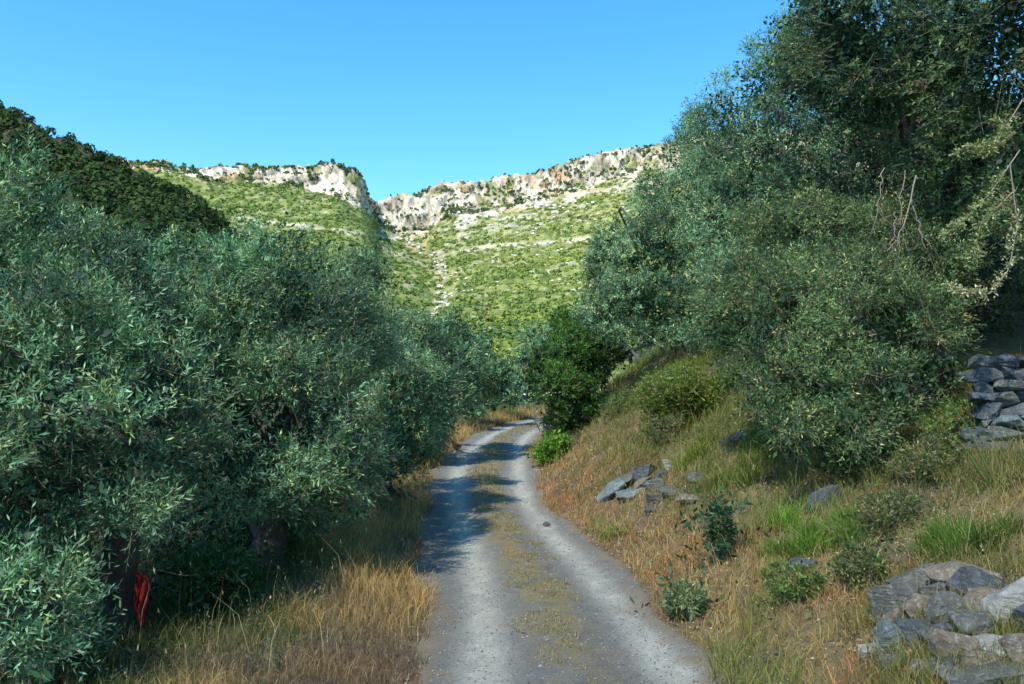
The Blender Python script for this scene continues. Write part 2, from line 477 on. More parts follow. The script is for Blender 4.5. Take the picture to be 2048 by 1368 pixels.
# ------------------------------------------------------------------ scrub on the slopes: clumps of leafy facets
def ico_dirs(n):
    i = np.arange(n) + .5; ph = np.arccos(1 - 2 * i / n); th = math.pi * (1 + 5 ** .5) * i
    return np.stack([np.cos(th) * np.sin(ph), np.sin(th) * np.sin(ph), np.cos(ph)], 1)
def clump_cloud(cent, rad, col, nt, flat=.75, fs=.42, seed=1):
    """every centre becomes nt leafy triangles on a lumpy dome"""
    r = np.random.default_rng(seed); N = len(cent)
    d = ico_dirs(int(nt * 1.45)); d = d[d[:, 2] > -.35][:nt]; K = len(d)
    dirs = np.broadcast_to(d, (N, K, 3)) + r.normal(0, .25, (N, K, 3)); dirs = unit(dirs)
    rr = rad[:, None, None] * r.uniform(.65, 1.12, (N, K, 1))
    c = cent[:, None, :] + dirs * rr * np.array([1, 1, flat]) + np.array([0, 0, 1]) * rad[:, None, None] * .35
    t1 = unit(np.cross(dirs, r.normal(size=(N, K, 3)))); t2 = np.cross(dirs, t1)
    s = rad[:, None, None] * fs * r.uniform(.7, 1.4, (N, K, 1))
    tilt = r.normal(0, .35, (N, K, 1))
    v0 = c + t1 * s + dirs * s * tilt; v1 = c - t1 * s * .5 + t2 * s * .87; v2 = c - t1 * s * .5 - t2 * s * .87 - dirs * s * tilt
    V = np.stack([v0, v1, v2], 2).reshape(-1, 3)
    F = np.arange(N * K * 3).reshape(-1, 3)
    C = np.repeat((col[:, None, :] * r.uniform(.65, 1.4, (N, K, 1))).reshape(-1, 3), 3, 0)
    return V, F, C
def sample_grid(g, n, r, want=None):
    """n random points on a (t,p) surface grid, weighted by want"""
    ny, nx = g['X'].shape
    w = want[:-1, :-1].ravel().clip(0); w = w / w.sum()
    k = r.choice(len(w), n, p=w); j, i = np.divmod(k, nx - 1)
    a, b = r.random(n), r.random(n)
    out = {}
    for key, A in g.items():
        out[key] = (A[j, i] * (1 - a) * (1 - b) + A[j, i + 1] * a * (1 - b) + A[j + 1, i] * (1 - a) * b + A[j + 1, i + 1] * a * b)
    return out
r = np.random.default_rng(11)
gp = np.gradient(pc)[None, :] * np.gradient(tr)[:, None] / .0062
vis = (PP > 260) & (PP < 1520) & (TT <= 1.01)
wt = gp * vis * (MT['YP'] < 735) * (1 - .93 * np.clip(MT['mix'], 0, 1)) * (.5 + sstep(.4, .6, fb2(Xm, Ym, 14, 101))) * (1 + .2 * (TT < .3))
sm = sample_grid(MT, 16500, r, wt)
cent = np.stack([sm['X'], sm['Y'], sm['Z'] - .4], 1)
rad = r.uniform(.7, 1.9, len(cent)) * (.75 + .5 * fb2(cent[:, 0], cent[:, 1], 30, 103)) * np.interp(cent[:, 1], [130, 1000], [.8, 1.35])
yel = .75 * sstep(.35, .65, fb2(cent[:, 0], cent[:, 1], 45, 105, 3)) * sstep(860, 1000, sm['P'])
col = lin(np.array([.16, .23, .055]), np.array([.31, .34, .06]), yel)
col = lin2(col, np.array([.08, .13, .045]), r.uniform(0, 1, len(cent)) ** 2.8)
nearb = cent[:, 1] < 430
V, F, C = clump_cloud(cent[~nearb], rad[~nearb], col[~nearb], 11, .8, .66, 12)
Vn, Fn, Cn = clump_cloud(cent[nearb], rad[nearb] * 1.3, col[nearb], 24, .85, .48, 15)
F = np.concatenate([F, Fn + len(V)]); V = np.concatenate([V, Vn]); C = np.concatenate([C, Cn])
print('near bushes', nearb.sum())
o = obj('scrub', mesh_np('scrub', V, F, M_SHRUB, C), kind='stuff', label='low green and yellow scrub covering the sunlit mountain slope', cat='scrub')
# darker bushes rooted in the crags
wt = gp * vis * (MT['rb'] > .3) * (.03 + sstep(.50, .60, fb2(Xm, Ym + Z * 3, 20, 111)))
sm = sample_grid(MT, 2300, r, wt)
cent = np.stack([sm['X'], sm['Y'] - 1, sm['Z'] - .3], 1)
rad = r.uniform(.7, 2.3, len(cent)); col = np.tile(np.array([.075, .12, .05]), (len(cent), 1)) * r.uniform(.6, 1.4, (len(cent), 1))
V, F, C = clump_cloud(cent, rad, col, 18, .9, .55, 13)
obj('crag_bushes', mesh_np('crag_bushes', V, F, M_SHRUB, C), kind='stuff', label='dark bushes growing in the cracks of the pale cliffs', cat='bushes')
# pale boulders strewn on the slope and down the gully
def hull_verts(r, n=14, sc=(1, 1, 1), boxy=.6):
    v = r.normal(size=(n, 3)); v = unit(v)
    m = np.max(np.abs(v), 1, keepdims=True)
    v = v / (m ** boxy)
    return v * np.array(sc) * r.uniform(.85, 1.1, (n, 1))
def rock_mesh(name, seed, sc, mat, boxy=.7, n=16, bev=.04):
    r = np.random.default_rng(seed); bm = bmesh.new()
    for v in hull_verts(r, n, sc, boxy): bm.verts.new(v)
    res = bmesh.ops.convex_hull(bm, input=bm.verts)
    bmesh.ops.delete(bm, geom=[g for g in res['geom_interior'] if isinstance(g, bmesh.types.BMVert)], context='VERTS')
    bmesh.ops.dissolve_limit(bm, angle_limit=math.radians(9), verts=bm.verts, edges=bm.edges)
    if bev:
        bmesh.ops.bevel(bm, geom=list(bm.edges), offset=bev * 1.6 * min(sc), segments=1, affect='EDGES')
        bmesh.ops.triangulate(bm, faces=bm.faces)
        if max(sc) > .13:
            bmesh.ops.subdivide_edges(bm, edges=[e for e in bm.edges if e.calc_length() > max(sc) * .22], cuts=1, use_grid_fill=False)
            bmesh.ops.triangulate(bm, faces=bm.faces)
        co_ = np.array([v.co[:] for v in bm.verts]); q = co_ / max(sc)
        dd = (fbm(q * 2.2 + seed, seed, 4) - .5) * .34 + (fbm(q * np.array([2, 2, 9.]) + seed, seed + 3, 2) - .5) * .12
        for v, k_ in zip(bm.verts, dd): v.co *= 1 + k_
    me = bpy.data.meshes.new(name); bm.to_mesh(me); bm.free(); me.materials.append(mat)
    return me
bl = [rock_mesh('b', 900 + i, (1, 1, .6), M_ROCKP, bev=0) for i in range(4)]
acc = Acc()
wt = gp * vis * (TT > .12) * (TT < .95) * (np.exp(-((PP - gully_p(DD)) / 11) ** 2) * 1.2 + .22 * (PP > 900) * sstep(.5, .62, fb2(Xm, Ym, 40, 121)))
sm = sample_grid(MT, 500, r, wt)
bv = []
for me in bl:
    a = np.array([v.co[:] for v in me.vertices]); me.calc_loop_triangles()
    bv.append((a, np.array([t.vertices[:] for t in me.loop_triangles])))
    bpy.data.meshes.remove(me)
for k in range(500):
    a, f = bv[k % 4]; s = r.uniform(.6, 2.2) * np.interp(sm['Y'][k], [150, 900], [.5, 1.2]); th = r.uniform(0, 6.28)
    R = np.array([[math.cos(th), -math.sin(th), 0], [math.sin(th), math.cos(th), 0], [0, 0, 1]])
    acc.add((a * s) @ R.T + [sm['X'][k], sm['Y'][k], sm['Z'][k] + s * .3], f, lin(np.array([.55, .52, .45]), np.array([.75, .70, .62]), np.array(r.random())))
obj('boulders', acc.mesh('boulders', attr_mat('pale_boulder', 1.2, .25)), kind='stuff', label='pale boulders strewn down the gully and the far slope', cat='boulders')
# dark wood on the left spur
SG = dict(X=SX, Y=SD, Z=SZ, P=SP, Q=SQ)
wt = (SQ <= 1.03) * (SQ > .12) * (SP > -60) * (.3 + sstep(.35, .55, fb2(SX, SD, 12, 131))) * (np.gradient(sp)[None, :] / 7)
sm = sample_grid(SG, 2200, r, wt)
cent = np.stack([sm['X'], sm['Y'], sm['Z']], 1)
rad = r.uniform(.9, 2.4, len(cent))
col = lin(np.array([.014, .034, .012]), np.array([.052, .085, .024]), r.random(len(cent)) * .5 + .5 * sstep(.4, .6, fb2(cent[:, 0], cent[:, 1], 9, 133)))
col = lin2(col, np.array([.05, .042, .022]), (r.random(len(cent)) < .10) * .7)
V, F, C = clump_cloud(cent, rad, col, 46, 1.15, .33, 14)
obj('maquis', mesh_np('maquis', V, F, M_SHRUB, C), kind='stuff', label='dense dark evergreen maquis covering the left hill', cat='maquis')

# ------------------------------------------------------------------ tubes, leaves, trees
def tube(acc, pts, rad, sides=7, col=(1, 1, 1), lump=0, seed=0):
    pts = np.asarray(pts, float); n = len(pts); rad = np.broadcast_to(np.asarray(rad, float), (n,))
    tan = unit(np.gradient(pts, axis=0)); ref = np.array([.31, .87, .38])
    a = unit(np.cross(tan, ref)); b = np.cross(tan, a)
    th = np.linspace(0, 2 * math.pi, sides, endpoint=False)
    R = rad[:, None, None]
    V = pts[:, None] + R * (a[:, None] * np.cos(th)[None, :, None] + b[:, None] * np.sin(th)[None, :, None])
    if lump:
        d = (fbm(V.reshape(-1, 3) * 4.0 + seed, 41, 3) - .5).reshape(n, sides, 1)
        V = pts[:, None] + (V - pts[:, None]) * (1 + lump * 2 * d)
    i = np.arange(n - 1)[:, None] * sides; j = np.arange(sides)[None]; j2 = (j + 1) % sides
    F = np.stack([i + j, i + j2, i + sides + j2, i + sides + j], -1).reshape(-1, 4)
    acc.add(V.reshape(-1, 3), F, col)
def curve_pts(a, b, n=9, wob=.15, seed=0, sag=0):
    r = np.random.default_rng(seed); t = np.linspace(0, 1, n)[:, None]
    p = np.asarray(a) * (1 - t) + np.asarray(b) * t
    L = np.linalg.norm(np.asarray(b) - np.asarray(a))
    w = np.zeros((n, 3))
    for k in (1, 2, 3): w += np.sin(t * math.pi * k) * r.normal(0, wob * L / k, 3)
    p = p + w * .5; p[:, 2] += -sag * np.sin(t[:, 0] * math.pi)
    return p
def shoots(base, dirn, L, K, leaf_l, leaf_w, col, r, droop=.15, spread=.9, fold=True):
    """leafy shoots: K leaves in pairs along each; returns V, quads, C and the stem strips"""
    N = len(base)
    t = (np.arange(K) + .5) / K
    t = np.broadcast_to(t, (N, K)) + r.normal(0, .02, (N, K))
    side = unit(np.cross(dirn, r.normal(size=(N, 3)))); side2 = np.cross(dirn, side)
    pos = base[:, None] + dirn[:, None] * (L[:, None] * t)[..., None]
    pos[..., 2] -= (droop * L[:, None] * t ** 2)
    ang = np.arange(K)[None] * math.pi + (np.arange(K)[None] // 2) * (math.pi / 2) + r.uniform(0, 6.28, (N, 1)) + r.normal(0, .3, (N, K))
    rad = side[:, None] * np.cos(ang)[..., None] + side2[:, None] * np.sin(ang)[..., None]
    ld = unit(dirn[:, None] * r.uniform(.45, 1.0, (N, K, 1)) + rad * spread)
    nr = unit(np.cross(ld, np.cross(dirn[:, None], ld) + .35 * r.normal(size=(N, K, 3))))
    nr = np.where(nr[..., 2:3] < 0, -nr, nr)
    sd_ = np.cross(ld, nr)
    ll = (leaf_l * r.uniform(.65, 1.2, (N, K)))[..., None]; lw = (leaf_w * r.uniform(.8, 1.2, (N, K)))[..., None]
    b0 = pos; tip = pos + ld * ll; m1 = pos + ld * ll * .5 + sd_ * lw * .5 - nr * lw * .12; m2 = pos + ld * ll * .5 - sd_ * lw * .5 - nr * lw * .12
    V = np.stack([b0, m1, tip, m2], 2).reshape(-1, 3)
    F = np.arange(N * K * 4).reshape(-1, 4)
    C = np.repeat((col[:, None, :] * r.lognormal(0, .32, (N, K, 1))).reshape(-1, 3), 4, 0)
    return V, F, C
def stems(base, dirn, L, w, r, droop):
    N = len(base); s = unit(np.cross(dirn, r.normal(size=(N, 3)))) * w
    e = base + dirn * L[:, None]; e[:, 2] -= droop * L
    V = np.stack([base - s, base + s, e + s * .3, e - s * .3], 1).reshape(-1, 3)
    return V, np.arange(N * 4).reshape(-1, 4)
OLIVE_COLS = (np.array([.030, .080, .045]), np.array([.165, .31, .175]), np.array([.33, .43, .17]))
def crown(lobes, n, r, leaf_l, leaf_w, cols, K=12, L=(.22, .5), up=.55, droop=.15, hole=.50, hs=.62, seed=0, keep_back=.3, core=.2, spread=.9):
    """lobes: rows of cx,cy,cz,rx,ry,rz. Shoots spring from the noisy skins of the lobes."""
    lobes = np.asarray(lobes, float)
    nsub = 4
    sd0 = unit(r.normal(size=(len(lobes) * nsub, 3)) + np.array([0, -.35, .25])); base_l = np.repeat(lobes, nsub, 0)
    subs = np.concatenate([base_l[:, :3] + sd0 * base_l[:, 3:] * .86, base_l[:, 3:] * r.uniform(.24, .46, (len(sd0), 1))], 1)
    lobes = np.concatenate([lobes, subs])
    area = (lobes[:, 3] * lobes[:, 4] + lobes[:, 3] * lobes[:, 5] + lobes[:, 4] * lobes[:, 5])
    N = int(n * 5)
    k = r.choice(len(lobes), N, p=area / area.sum())
    d = unit(r.normal(size=(N, 3)))
    C0 = lobes[k, :3]; R0 = lobes[k, 3:]
    rn = 1 + .55 * (fbm(d * 1.9 + k[:, None] * 7.1, seed + 5, 3) - .5)
    sh = 1 - np.abs(r.normal(0, .17, N)); sh = np.clip(sh, .3, 1)
    P = C0 + d * R0 * (rn * sh)[:, None]
    keep = fbm(P / hs, seed + 9, 3) > hole - .04
    for q in range(len(lobes)):
        inside = (((P - lobes[q, :3]) / lobes[q, 3:]) ** 2).sum(1) < .45
        keep &= ~(inside & (k != q))
    view = unit(-C0 + np.array([0, 0, CAM_H])); facing = (d * view).sum(1)
    keep &= (facing > -.25) | (r.random(N) < keep_back)
    keep &= P[:, 2] > G(P[:, 0], P[:, 1]) + min(.12, .2 * float(lobes[:, 5].max()))
    idx = np.nonzero(keep)[0][:n]
    P = P[idx]; d = d[idx]; N = len(P)
    dirn = unit(d * .75 + np.array([0, 0, up]) + r.normal(0, .42, (N, 3)))
    Ls = r.uniform(L[0], L[1], N)
    lead = (r.random(N) < .05) & (d[:, 2] > .1) & (L[1] > .2); Ls = np.where(lead, Ls * 1.9, Ls); dirn = np.where(lead[:, None], unit(dirn + np.array([0, 0, 1.2])), dirn)
    a, b, c3 = cols
    cn = fbm(P / .8, seed + 21, 2)
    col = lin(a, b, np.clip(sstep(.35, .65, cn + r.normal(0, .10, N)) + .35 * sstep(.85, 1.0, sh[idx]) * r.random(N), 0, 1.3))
    col = lin2(col, c3, (r.random(N) < .14) * r.uniform(.3, 1, N))
    col = lin2(col, np.array([.16, .11, .06]), (r.random(N) < .03) * .8)
    V, F, C = shoots(P - dirn * Ls[:, None] * .35, dirn, Ls, K, leaf_l, leaf_w, col, r, droop, spread)
    acc = Acc(); acc.add(V, F, C)
    # inner foliage, leaf colour darkened to stand for the shade inside
    M = int(n * core)
    if M:
        k = r.choice(len(lobes), M, p=area / area.sum())
        d2 = unit(r.normal(size=(M, 3)))
        Pi = lobes[k, :3] + d2 * lobes[k, 3:] * r.uniform(.25, .72, (M, 1))
        ok = Pi[:, 2] > G(Pi[:, 0], Pi[:, 1]) + .15; Pi = Pi[ok]; d2 = d2[ok]; M = len(Pi)
        dd = unit(r.normal(size=(M, 3)))
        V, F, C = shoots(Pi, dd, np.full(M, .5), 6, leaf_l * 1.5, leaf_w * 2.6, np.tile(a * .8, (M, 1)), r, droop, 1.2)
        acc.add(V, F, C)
    sv, sf = stems(P - dirn * Ls[:, None] * .6, dirn, Ls * 1.3, leaf_w * .10, r, droop)
    return acc, (sv, sf), (P, dirn)
def build_tree(name, basep, lobes, n, leaf, label, cat='olive tree', group=None, cols=OLIVE_COLS, mat=None, trunk_r=.2, seed=0,
               forks=None, nlimb=5, **kw):
    r = np.random.default_rng(seed)
    basep = np.asarray(basep, float)
    root = empty(name, basep, label=label, cat=cat, group=group)
    lobes = np.asarray(lobes, float)
    acc, (sv, sf), (P, dn) = crown(lobes, n, r, leaf[0], leaf[1], cols, seed=seed * 3, **kw)
    me = acc.mesh('crown', mat or M_OLIVE)
    me.transform(__import__('mathutils').Matrix.Translation(-Vector(basep)))
    obj('crown', me, root)
    me = mesh_np('twigs', sv - basep, sf, M_TWIG); obj('twigs', me, root, kind='stuff')
    # trunk that divides into limbs
    fork = np.asarray(forks if forks is not None else basep + (lobes[:, :3].mean(0) - basep) * .35)
    a = Acc(); pts = curve_pts(basep - [0, 0, .25], fork, 9, .12, seed + 1)
    tube(a, pts - basep, np.linspace(trunk_r * 1.35, trunk_r * .8, 9), 10, lump=.35, seed=seed)
    obj('trunk', a.mesh('trunk', M_BARK, True), root)
    order = np.argsort(-lobes[:, 3:].prod(1))[:nlimb]
    for q in order:
        a = Acc(); end = lobes[q, :3] + np.array([0, 0, lobes[q, 5] * .35])
        pts = curve_pts(fork - [0, 0, .05], end, 9, .14, seed + 5 + int(q))
        tube(a, pts - basep, np.linspace(trunk_r * .62, trunk_r * .12, 9), 7, lump=.25, seed=seed)
        for j in range(5):
            s = pts[r.integers(3, 9)]; e = lobes[q, :3] + unit(r.normal(size=3)) * lobes[q, 3:] * .6
            tube(a, curve_pts(s, e, 7, .06, seed + j * 7) - basep, np.linspace(trunk_r * .16, trunk_r * .035, 7), 4)
        obj('limb', a.mesh('limb', M_BARK, True), root)
    return root
def lobe(px, py, d, rx, rz, ry=None):              # lobe from photo pixel, distance, radii in photo pixels
    p = at(px, py, d); s = d / FPX
    return [p[0], p[1], p[2], rx * s, (ry if ry is not None else min(rx, rz) * .9 * s), rz * s]

TREES = []
# --- left row ---
TREES.append(build_tree('olive_tree', hit(235, 1262), [
    lobe(60, 760, 7.0, 250, 200), lobe(-150, 620, 7.6, 260, 260), lobe(110, 560, 8.4, 150, 150), lobe(50, 385, 8.2, 48, 110),
    lobe(-40, 1010, 6.2, 150, 170), lobe(300, 800, 7.2, 130, 130), lobe(60, 1210, 5.8, 110, 120), lobe(230, 620, 8.2, 130, 130),
    lobe(-180, 1000, 6.6, 200, 300), lobe(110, 1000, 7.0, 90, 80), lobe(60, 1140, 7.4, 130, 110), lobe(265, 1010, 6.9, 80, 50), lobe(150, 1250, 6.3, 60, 50), lobe(0, 1290, 6.2, 110, 90)], 7700, (.075, .0155), 'large silvery olive tree nearest on the left, red patch at its trunk',
    group='olive trees beside the track', trunk_r=.17, seed=1, nlimb=6, forks=at(230, 960, 7.5)))
TREES.append(build_tree('olive_tree', hit(520, 1130), [
    lobe(430, 830, 9.0, 190, 150), lobe(600, 830, 9.4, 150, 150), lobe(330, 640, 9.8, 190, 160), lobe(560, 640, 10.2, 170, 150),
    lobe(680, 660, 11, 110, 120), lobe(380, 545, 10.6, 80, 70), lobe(560, 540, 11, 90, 90), lobe(660, 930, 9.4, 100, 75), lobe(480, 940, 8.8, 160, 65),
    lobe(700, 570, 12, 60, 80), lobe(560, 960, 9.0, 110, 70), lobe(330, 950, 9.2, 90, 70), lobe(430, 1040, 10.6, 170, 80), lobe(620, 1010, 10.4, 110, 60)],
    7500, (.078, .016), 'wide dense olive tree overhanging the orange grass left of the road',
    group='olive trees beside the track', trunk_r=.2, seed=2, nlimb=6))
TREES.append(build_tree('olive_tree', hit(770, 985), [
    lobe(770, 780, 14.5, 130, 120), lobe(830, 700, 16.5, 75, 75), lobe(720, 700, 15.5, 90, 90), lobe(790, 890, 14, 80, 60), lobe(700, 850, 13.6, 100, 90), lobe(850, 850, 15.5, 55, 60), lobe(730, 950, 13, 100, 50)],
    3800, (.092, .021), 'mid-distance olive tree left of the road, just before the bend',
    group='olive trees beside the track', trunk_r=.15, seed=3, nlimb=4))
TREES.append(build_tree('olive_tree', hit(885, 880), [
    lobe(890, 745, 22, 85, 85), lobe(850, 800, 21, 70, 60), lobe(930, 700, 24, 45, 50), lobe(905, 660, 24, 34, 30), lobe(960, 750, 24, 55, 50)],
    2300, (.12, .030), 'dark-trunked olive tree leaning over the outside of the road bend',
    group='olive trees beside the track', trunk_r=.17, seed=4, nlimb=4, K=10))
TREES.append(build_tree('olive_tree', at(985, 808, 36), [
    lobe(975, 775, 34, 60, 38), lobe(1025, 770, 38, 40, 34), lobe(940, 805, 32, 40, 26)],
    900, (.16, .045), 'low bushy tree behind the pale grass at the far bend',
    cat='tree', trunk_r=.12, seed=5, nlimb=3, K=10))
TREES.append(build_tree('broadleaf_tree', at(1075, 800, 52), [
    lobe(1060, 735, 52, 50, 50), lobe(1105, 700, 54, 60, 60), lobe(1150, 680, 56, 60, 50), lobe(1050, 785, 50, 45, 26), lobe(1100, 780, 50, 40, 30)],
    1100, (.20, .07), 'dusky tree closing the view where the road disappears',
    cat='tree', trunk_r=.15, seed=6, nlimb=3, K=10))
# --- right side ---
TREES.append(build_tree('olive_tree', hit(1300, 705), [
    lobe(1310, 540, 23, 140, 120), lobe(1260, 610, 22, 100, 70), lobe(1370, 430, 24, 110, 110), lobe(1420, 320, 24.5, 80, 90), lobe(1220, 520, 23, 48, 45), lobe(1400, 600, 22, 100, 80), lobe(1330, 665, 21, 90, 34), lobe(1230, 650, 21.5, 40, 30), lobe(1440, 670, 20, 60, 40)],
    4600, (.12, .028), 'grey-green olive tree on the bank top, furthest of the right-hand trees',
    group='olive trees beside the track', trunk_r=.2, seed=7, nlimb=5, K=10))
TREES.append(build_tree('olive_tree', hit(1530, 705), [
    lobe(1500, 300, 17, 130, 120), lobe(1620, 180, 17, 130, 120), lobe(1470, 430, 16.5, 120, 120), lobe(1600, 400, 15.5, 150, 150), lobe(1520, 560, 15, 130, 100),
    lobe(1740, 330, 16, 160, 200), lobe(1700, 80, 17, 120, 90), lobe(1600, 90, 17.5, 100, 70), lobe(1560, 270, 18.5, 150, 110), lobe(1490, 205, 17.5, 85, 80), lobe(1560, 120, 17.5, 60, 60), lobe(1800, 200, 17, 180, 150)],
    7000, (.092, .021), 'tall round-topped olive tree standing behind the low leafy one on the bank',
    group='olive trees beside the track', trunk_r=.24, seed=8, core=.35, nlimb=6, K=11))
TREES.append(build_tree('olive_tree', hit(1900, 735, 9), [
    lobe(1800, 40, 11.5, 210, 160), lobe(2000, 60, 10.5, 200, 230), lobe(1960, 330, 11.5, 150, 130), lobe(1640, 30, 12.5, 90, 60), lobe(2150, 300, 10, 180, 300), lobe(1850, -150, 11, 260, 160), lobe(1860, 250, 12.5, 120, 110), lobe(1700, 130, 12.5, 100, 70), lobe(1640, 110, 13, 90, 80), lobe(1760, 230, 13.5, 120, 90)],
    8200, (.072, .024), 'big dark tree filling the top right corner, bare twigs hanging below',
    cat='olive tree', group='olive trees beside the track', trunk_r=.09, seed=9, core=.35, nlimb=6, K=11, up=.2,
    cols=(np.array([.025, .06, .028]), np.array([.085, .15, .055]), np.array([.22, .26, .09])), forks=at(1830, 300, 12)))
TREES.append(build_tree('olive_tree', hit(1640, 850), [
    lobe(1580, 640, 11.0, 130, 110), lobe(1700, 700, 10.6, 130, 120), lobe(1480, 600, 11.6, 90, 80), lobe(1640, 560, 11.6, 140, 80), lobe(1600, 770, 10.4, 90, 70), lobe(1740, 590, 11, 100, 90), lobe(1540, 790, 10.6, 50, 45), lobe(1660, 800, 10, 60, 50), lobe(1770, 770, 9.8, 70, 50), lobe(1450, 650, 12, 50, 40), lobe(1830, 640, 10.4, 80, 80), lobe(1500, 700, 11.4, 60, 50), lobe(1590, 850, 9.8, 60, 40), lobe(1720, 850, 9.4, 80, 45), lobe(1830, 770, 9.6, 70, 50), lobe(1620, 460, 12.5, 130, 70), lobe(1760, 470, 12, 110, 70), lobe(1860, 520, 11.5, 70, 70)],
    7600, (.062, .0165), 'low leafy olive tree sprawling down the right bank above the grass',
    cat='olive tree', group='olive trees beside the track', trunk_r=.10, seed=10, nlimb=5, K=11, up=.3,
    cols=(np.array([.03, .07, .03]), np.array([.11, .185, .07]), np.array([.32, .33, .12])), hs=.45))
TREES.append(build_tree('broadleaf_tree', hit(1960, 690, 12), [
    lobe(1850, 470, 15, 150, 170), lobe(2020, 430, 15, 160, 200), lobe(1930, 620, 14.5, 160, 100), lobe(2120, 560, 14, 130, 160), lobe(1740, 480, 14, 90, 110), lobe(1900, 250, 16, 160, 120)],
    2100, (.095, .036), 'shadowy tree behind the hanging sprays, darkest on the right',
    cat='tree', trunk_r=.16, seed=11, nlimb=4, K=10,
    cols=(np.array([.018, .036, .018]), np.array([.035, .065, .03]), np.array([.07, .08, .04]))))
# drooping olive branch at the right, sunlight painted as pale leaf colour
def spray(root, pts, n, ll, lw, col, r, K=8, L=.14):
    t = r.random(n) * (len(pts) - 1); i = t.astype(int).clip(0, len(pts) - 2); f = (t - i)[:, None]
    P = pts[i] * (1 - f) + pts[i + 1] * f
    d = unit(r.normal(size=(n, 3)) + np.array([0, 0, .1]))
    V, F, C = shoots(P, d, np.full(n, L), K, ll, lw, np.tile(col, (n, 1)) * r.uniform(.7, 1.3, (n, 1)), r, .2, .9)
    return V, F, C
r = np.random.default_rng(77)
big = TREES[8]; bp = np.array(big.location)
acc = Acc(); stem = Acc()
paths = [[(2040, 300), (1985, 380), (1930, 440), (1890, 470)], [(2020, 330), (2035, 450), (2018, 540), (1975, 590), (1900, 572)],
         [(2030, 380), (1960, 450), (1950, 520)], [(2045, 200), (1990, 290), (1915, 300)]]
for k, pth in enumerate(paths):
    q = np.array([at(a, b, 8.2) for a, b in pth]); tt_ = np.linspace(0, len(q) - 1, 24)
    q = np.stack([np.interp(tt_, np.arange(len(q)), q[:, c]) for c in range(3)], 1)
    tube(stem, q - bp, np.linspace(.008, .003, 24), 4)
    V, F, C = spray(big, q[4:], 110 if k != 1 else 90, .042, .018, np.array([.20, .23, .10]) if k != 1 else np.array([.34, .34, .20]), r, 6, .09)
    acc.add(V - bp, F, C)
obj('hanging_spray', acc.mesh('hanging_spray', M_OLIVE), big, label='olive sprays coloured pale as if sunlit, curling down at the right edge')
obj('spray_stem', stem.mesh('spray_stem', M_TWIG), big)
# bare hanging twigs
for k, pth in enumerate([[(1830, 350), (1822, 400), (1800, 470), (1775, 500)], [(1822, 400), (1838, 455), (1850, 500)], [(1770, 330), (1756, 400), (1748, 470)],
                         [(1810, 340), (1800, 420), (1816, 510)], [(1790, 420), (1780, 500)]]):
    q = np.array([at(a, b, 10.6 + .1 * k) for a, b in pth]); tt_ = np.linspace(0, len(q) - 1, 10)
    q = np.stack([np.interp(tt_, np.arange(len(q)), q[:, c]) for c in range(3)], 1) + r.normal(0, .015, (10, 3))
    a = Acc(); tube(a, q - bp, np.linspace(.013 if k == 0 else .008, .004, 10), 5)
    for j in range(5):
        s = q[r.integers(2, 9)]; e = s + np.array([r.normal(0, .12), r.normal(0, .1), -r.uniform(.1, .35)])
        tube(a, curve_pts(s, e, 4, .1, j) - bp, [.005, .004, .003, .002], 3)
    obj('bare_twig', a.mesh('bare_twig', M_TWIG), big)

# unseen tree added outside the frame to cast shade
SHADE_TREES = [((-6.5, -2.2), [[-6.5, -2.2, 3.2, 1.7, 1.7, 1.3], [-5.5, -1.6, 2.8, 1.1, 1.1, 1.0], [-7.3, -2.8, 2.8, 1.2, 1.2, 1.0]])]
for i, ((x, y), lb) in enumerate(SHADE_TREES):
    b = np.array([x, y, float(G(x, y))])
    build_tree('olive_tree', b, lb, 700, (.075, .02), 'unseen olive tree added behind the viewer for shade', group='olive trees beside the track', trunk_r=.18, seed=30 + i, nlimb=3, keep_back=1)

# ------------------------------------------------------------------ shrubs and tufts
GR = lambda a, b, c: (np.array(a), np.array(b), np.array(c))
def shrub(name, base, w, h, n, leaf, label, cols, cat='shrub', seed=0, mat=None, d=None, K=8, up=.6, L=None, group=None):
    L = L or ((.12, .3) if w > 1.2 else (.07, .18))
    base = np.asarray(base, float); r = np.random.default_rng(seed)
    lobes = [[base[0], base[1], base[2] + h * .5, w * .42, w * .42, h * .5]]
    for k in range(5):
        a = r.uniform(0, 6.28); q = r.uniform(.15, .32) * w
        lobes.append([base[0] + q * math.cos(a), base[1] + q * math.sin(a), float(G(base[0] + q * math.cos(a), base[1] + q * math.sin(a))) + h * r.uniform(.4, .8), w * .24, w * .24, h * .26])
    root = empty(name, base, label=label, cat=cat, group=group)
    acc, (sv, sf), _ = crown(lobes, n, r, leaf[0], leaf[1], cols, K=K, L=L, up=up, seed=seed * 3 + 1, hole=.3, hs=.5, core=.2)
    me = acc.mesh('foliage', mat or M_GREEN); me.transform(__import__('mathutils').Matrix.Translation(-Vector(base)))
    obj('foliage', me, root)
    obj('twigs', mesh_np('twigs', sv - base, sf, M_TWIG), root, kind='stuff')
    print('shrub', label[:30], len(sv) // 4)
    a = Acc()
    for k in range(5):
        e = lobes[k][:3]; tube(a, curve_pts(base - [0, 0, .08], e, 6, .1, seed + k) - base, np.linspace(.02, .008, 6) * max(w, .5), 5)
    obj('stem', a.mesh('stem', M_BARK), root)
    return root
def massed(name, base, lobes, n, leaf, label, cols, seed, cat='shrub', **kw):
    return build_tree(name, base, lobes, n, leaf, label, cat=cat, cols=cols, mat=M_GREEN, trunk_r=.035, seed=seed, nlimb=4, **kw)
db = float(hit(1135, 885)[1]); print('bend shrub distance', db)
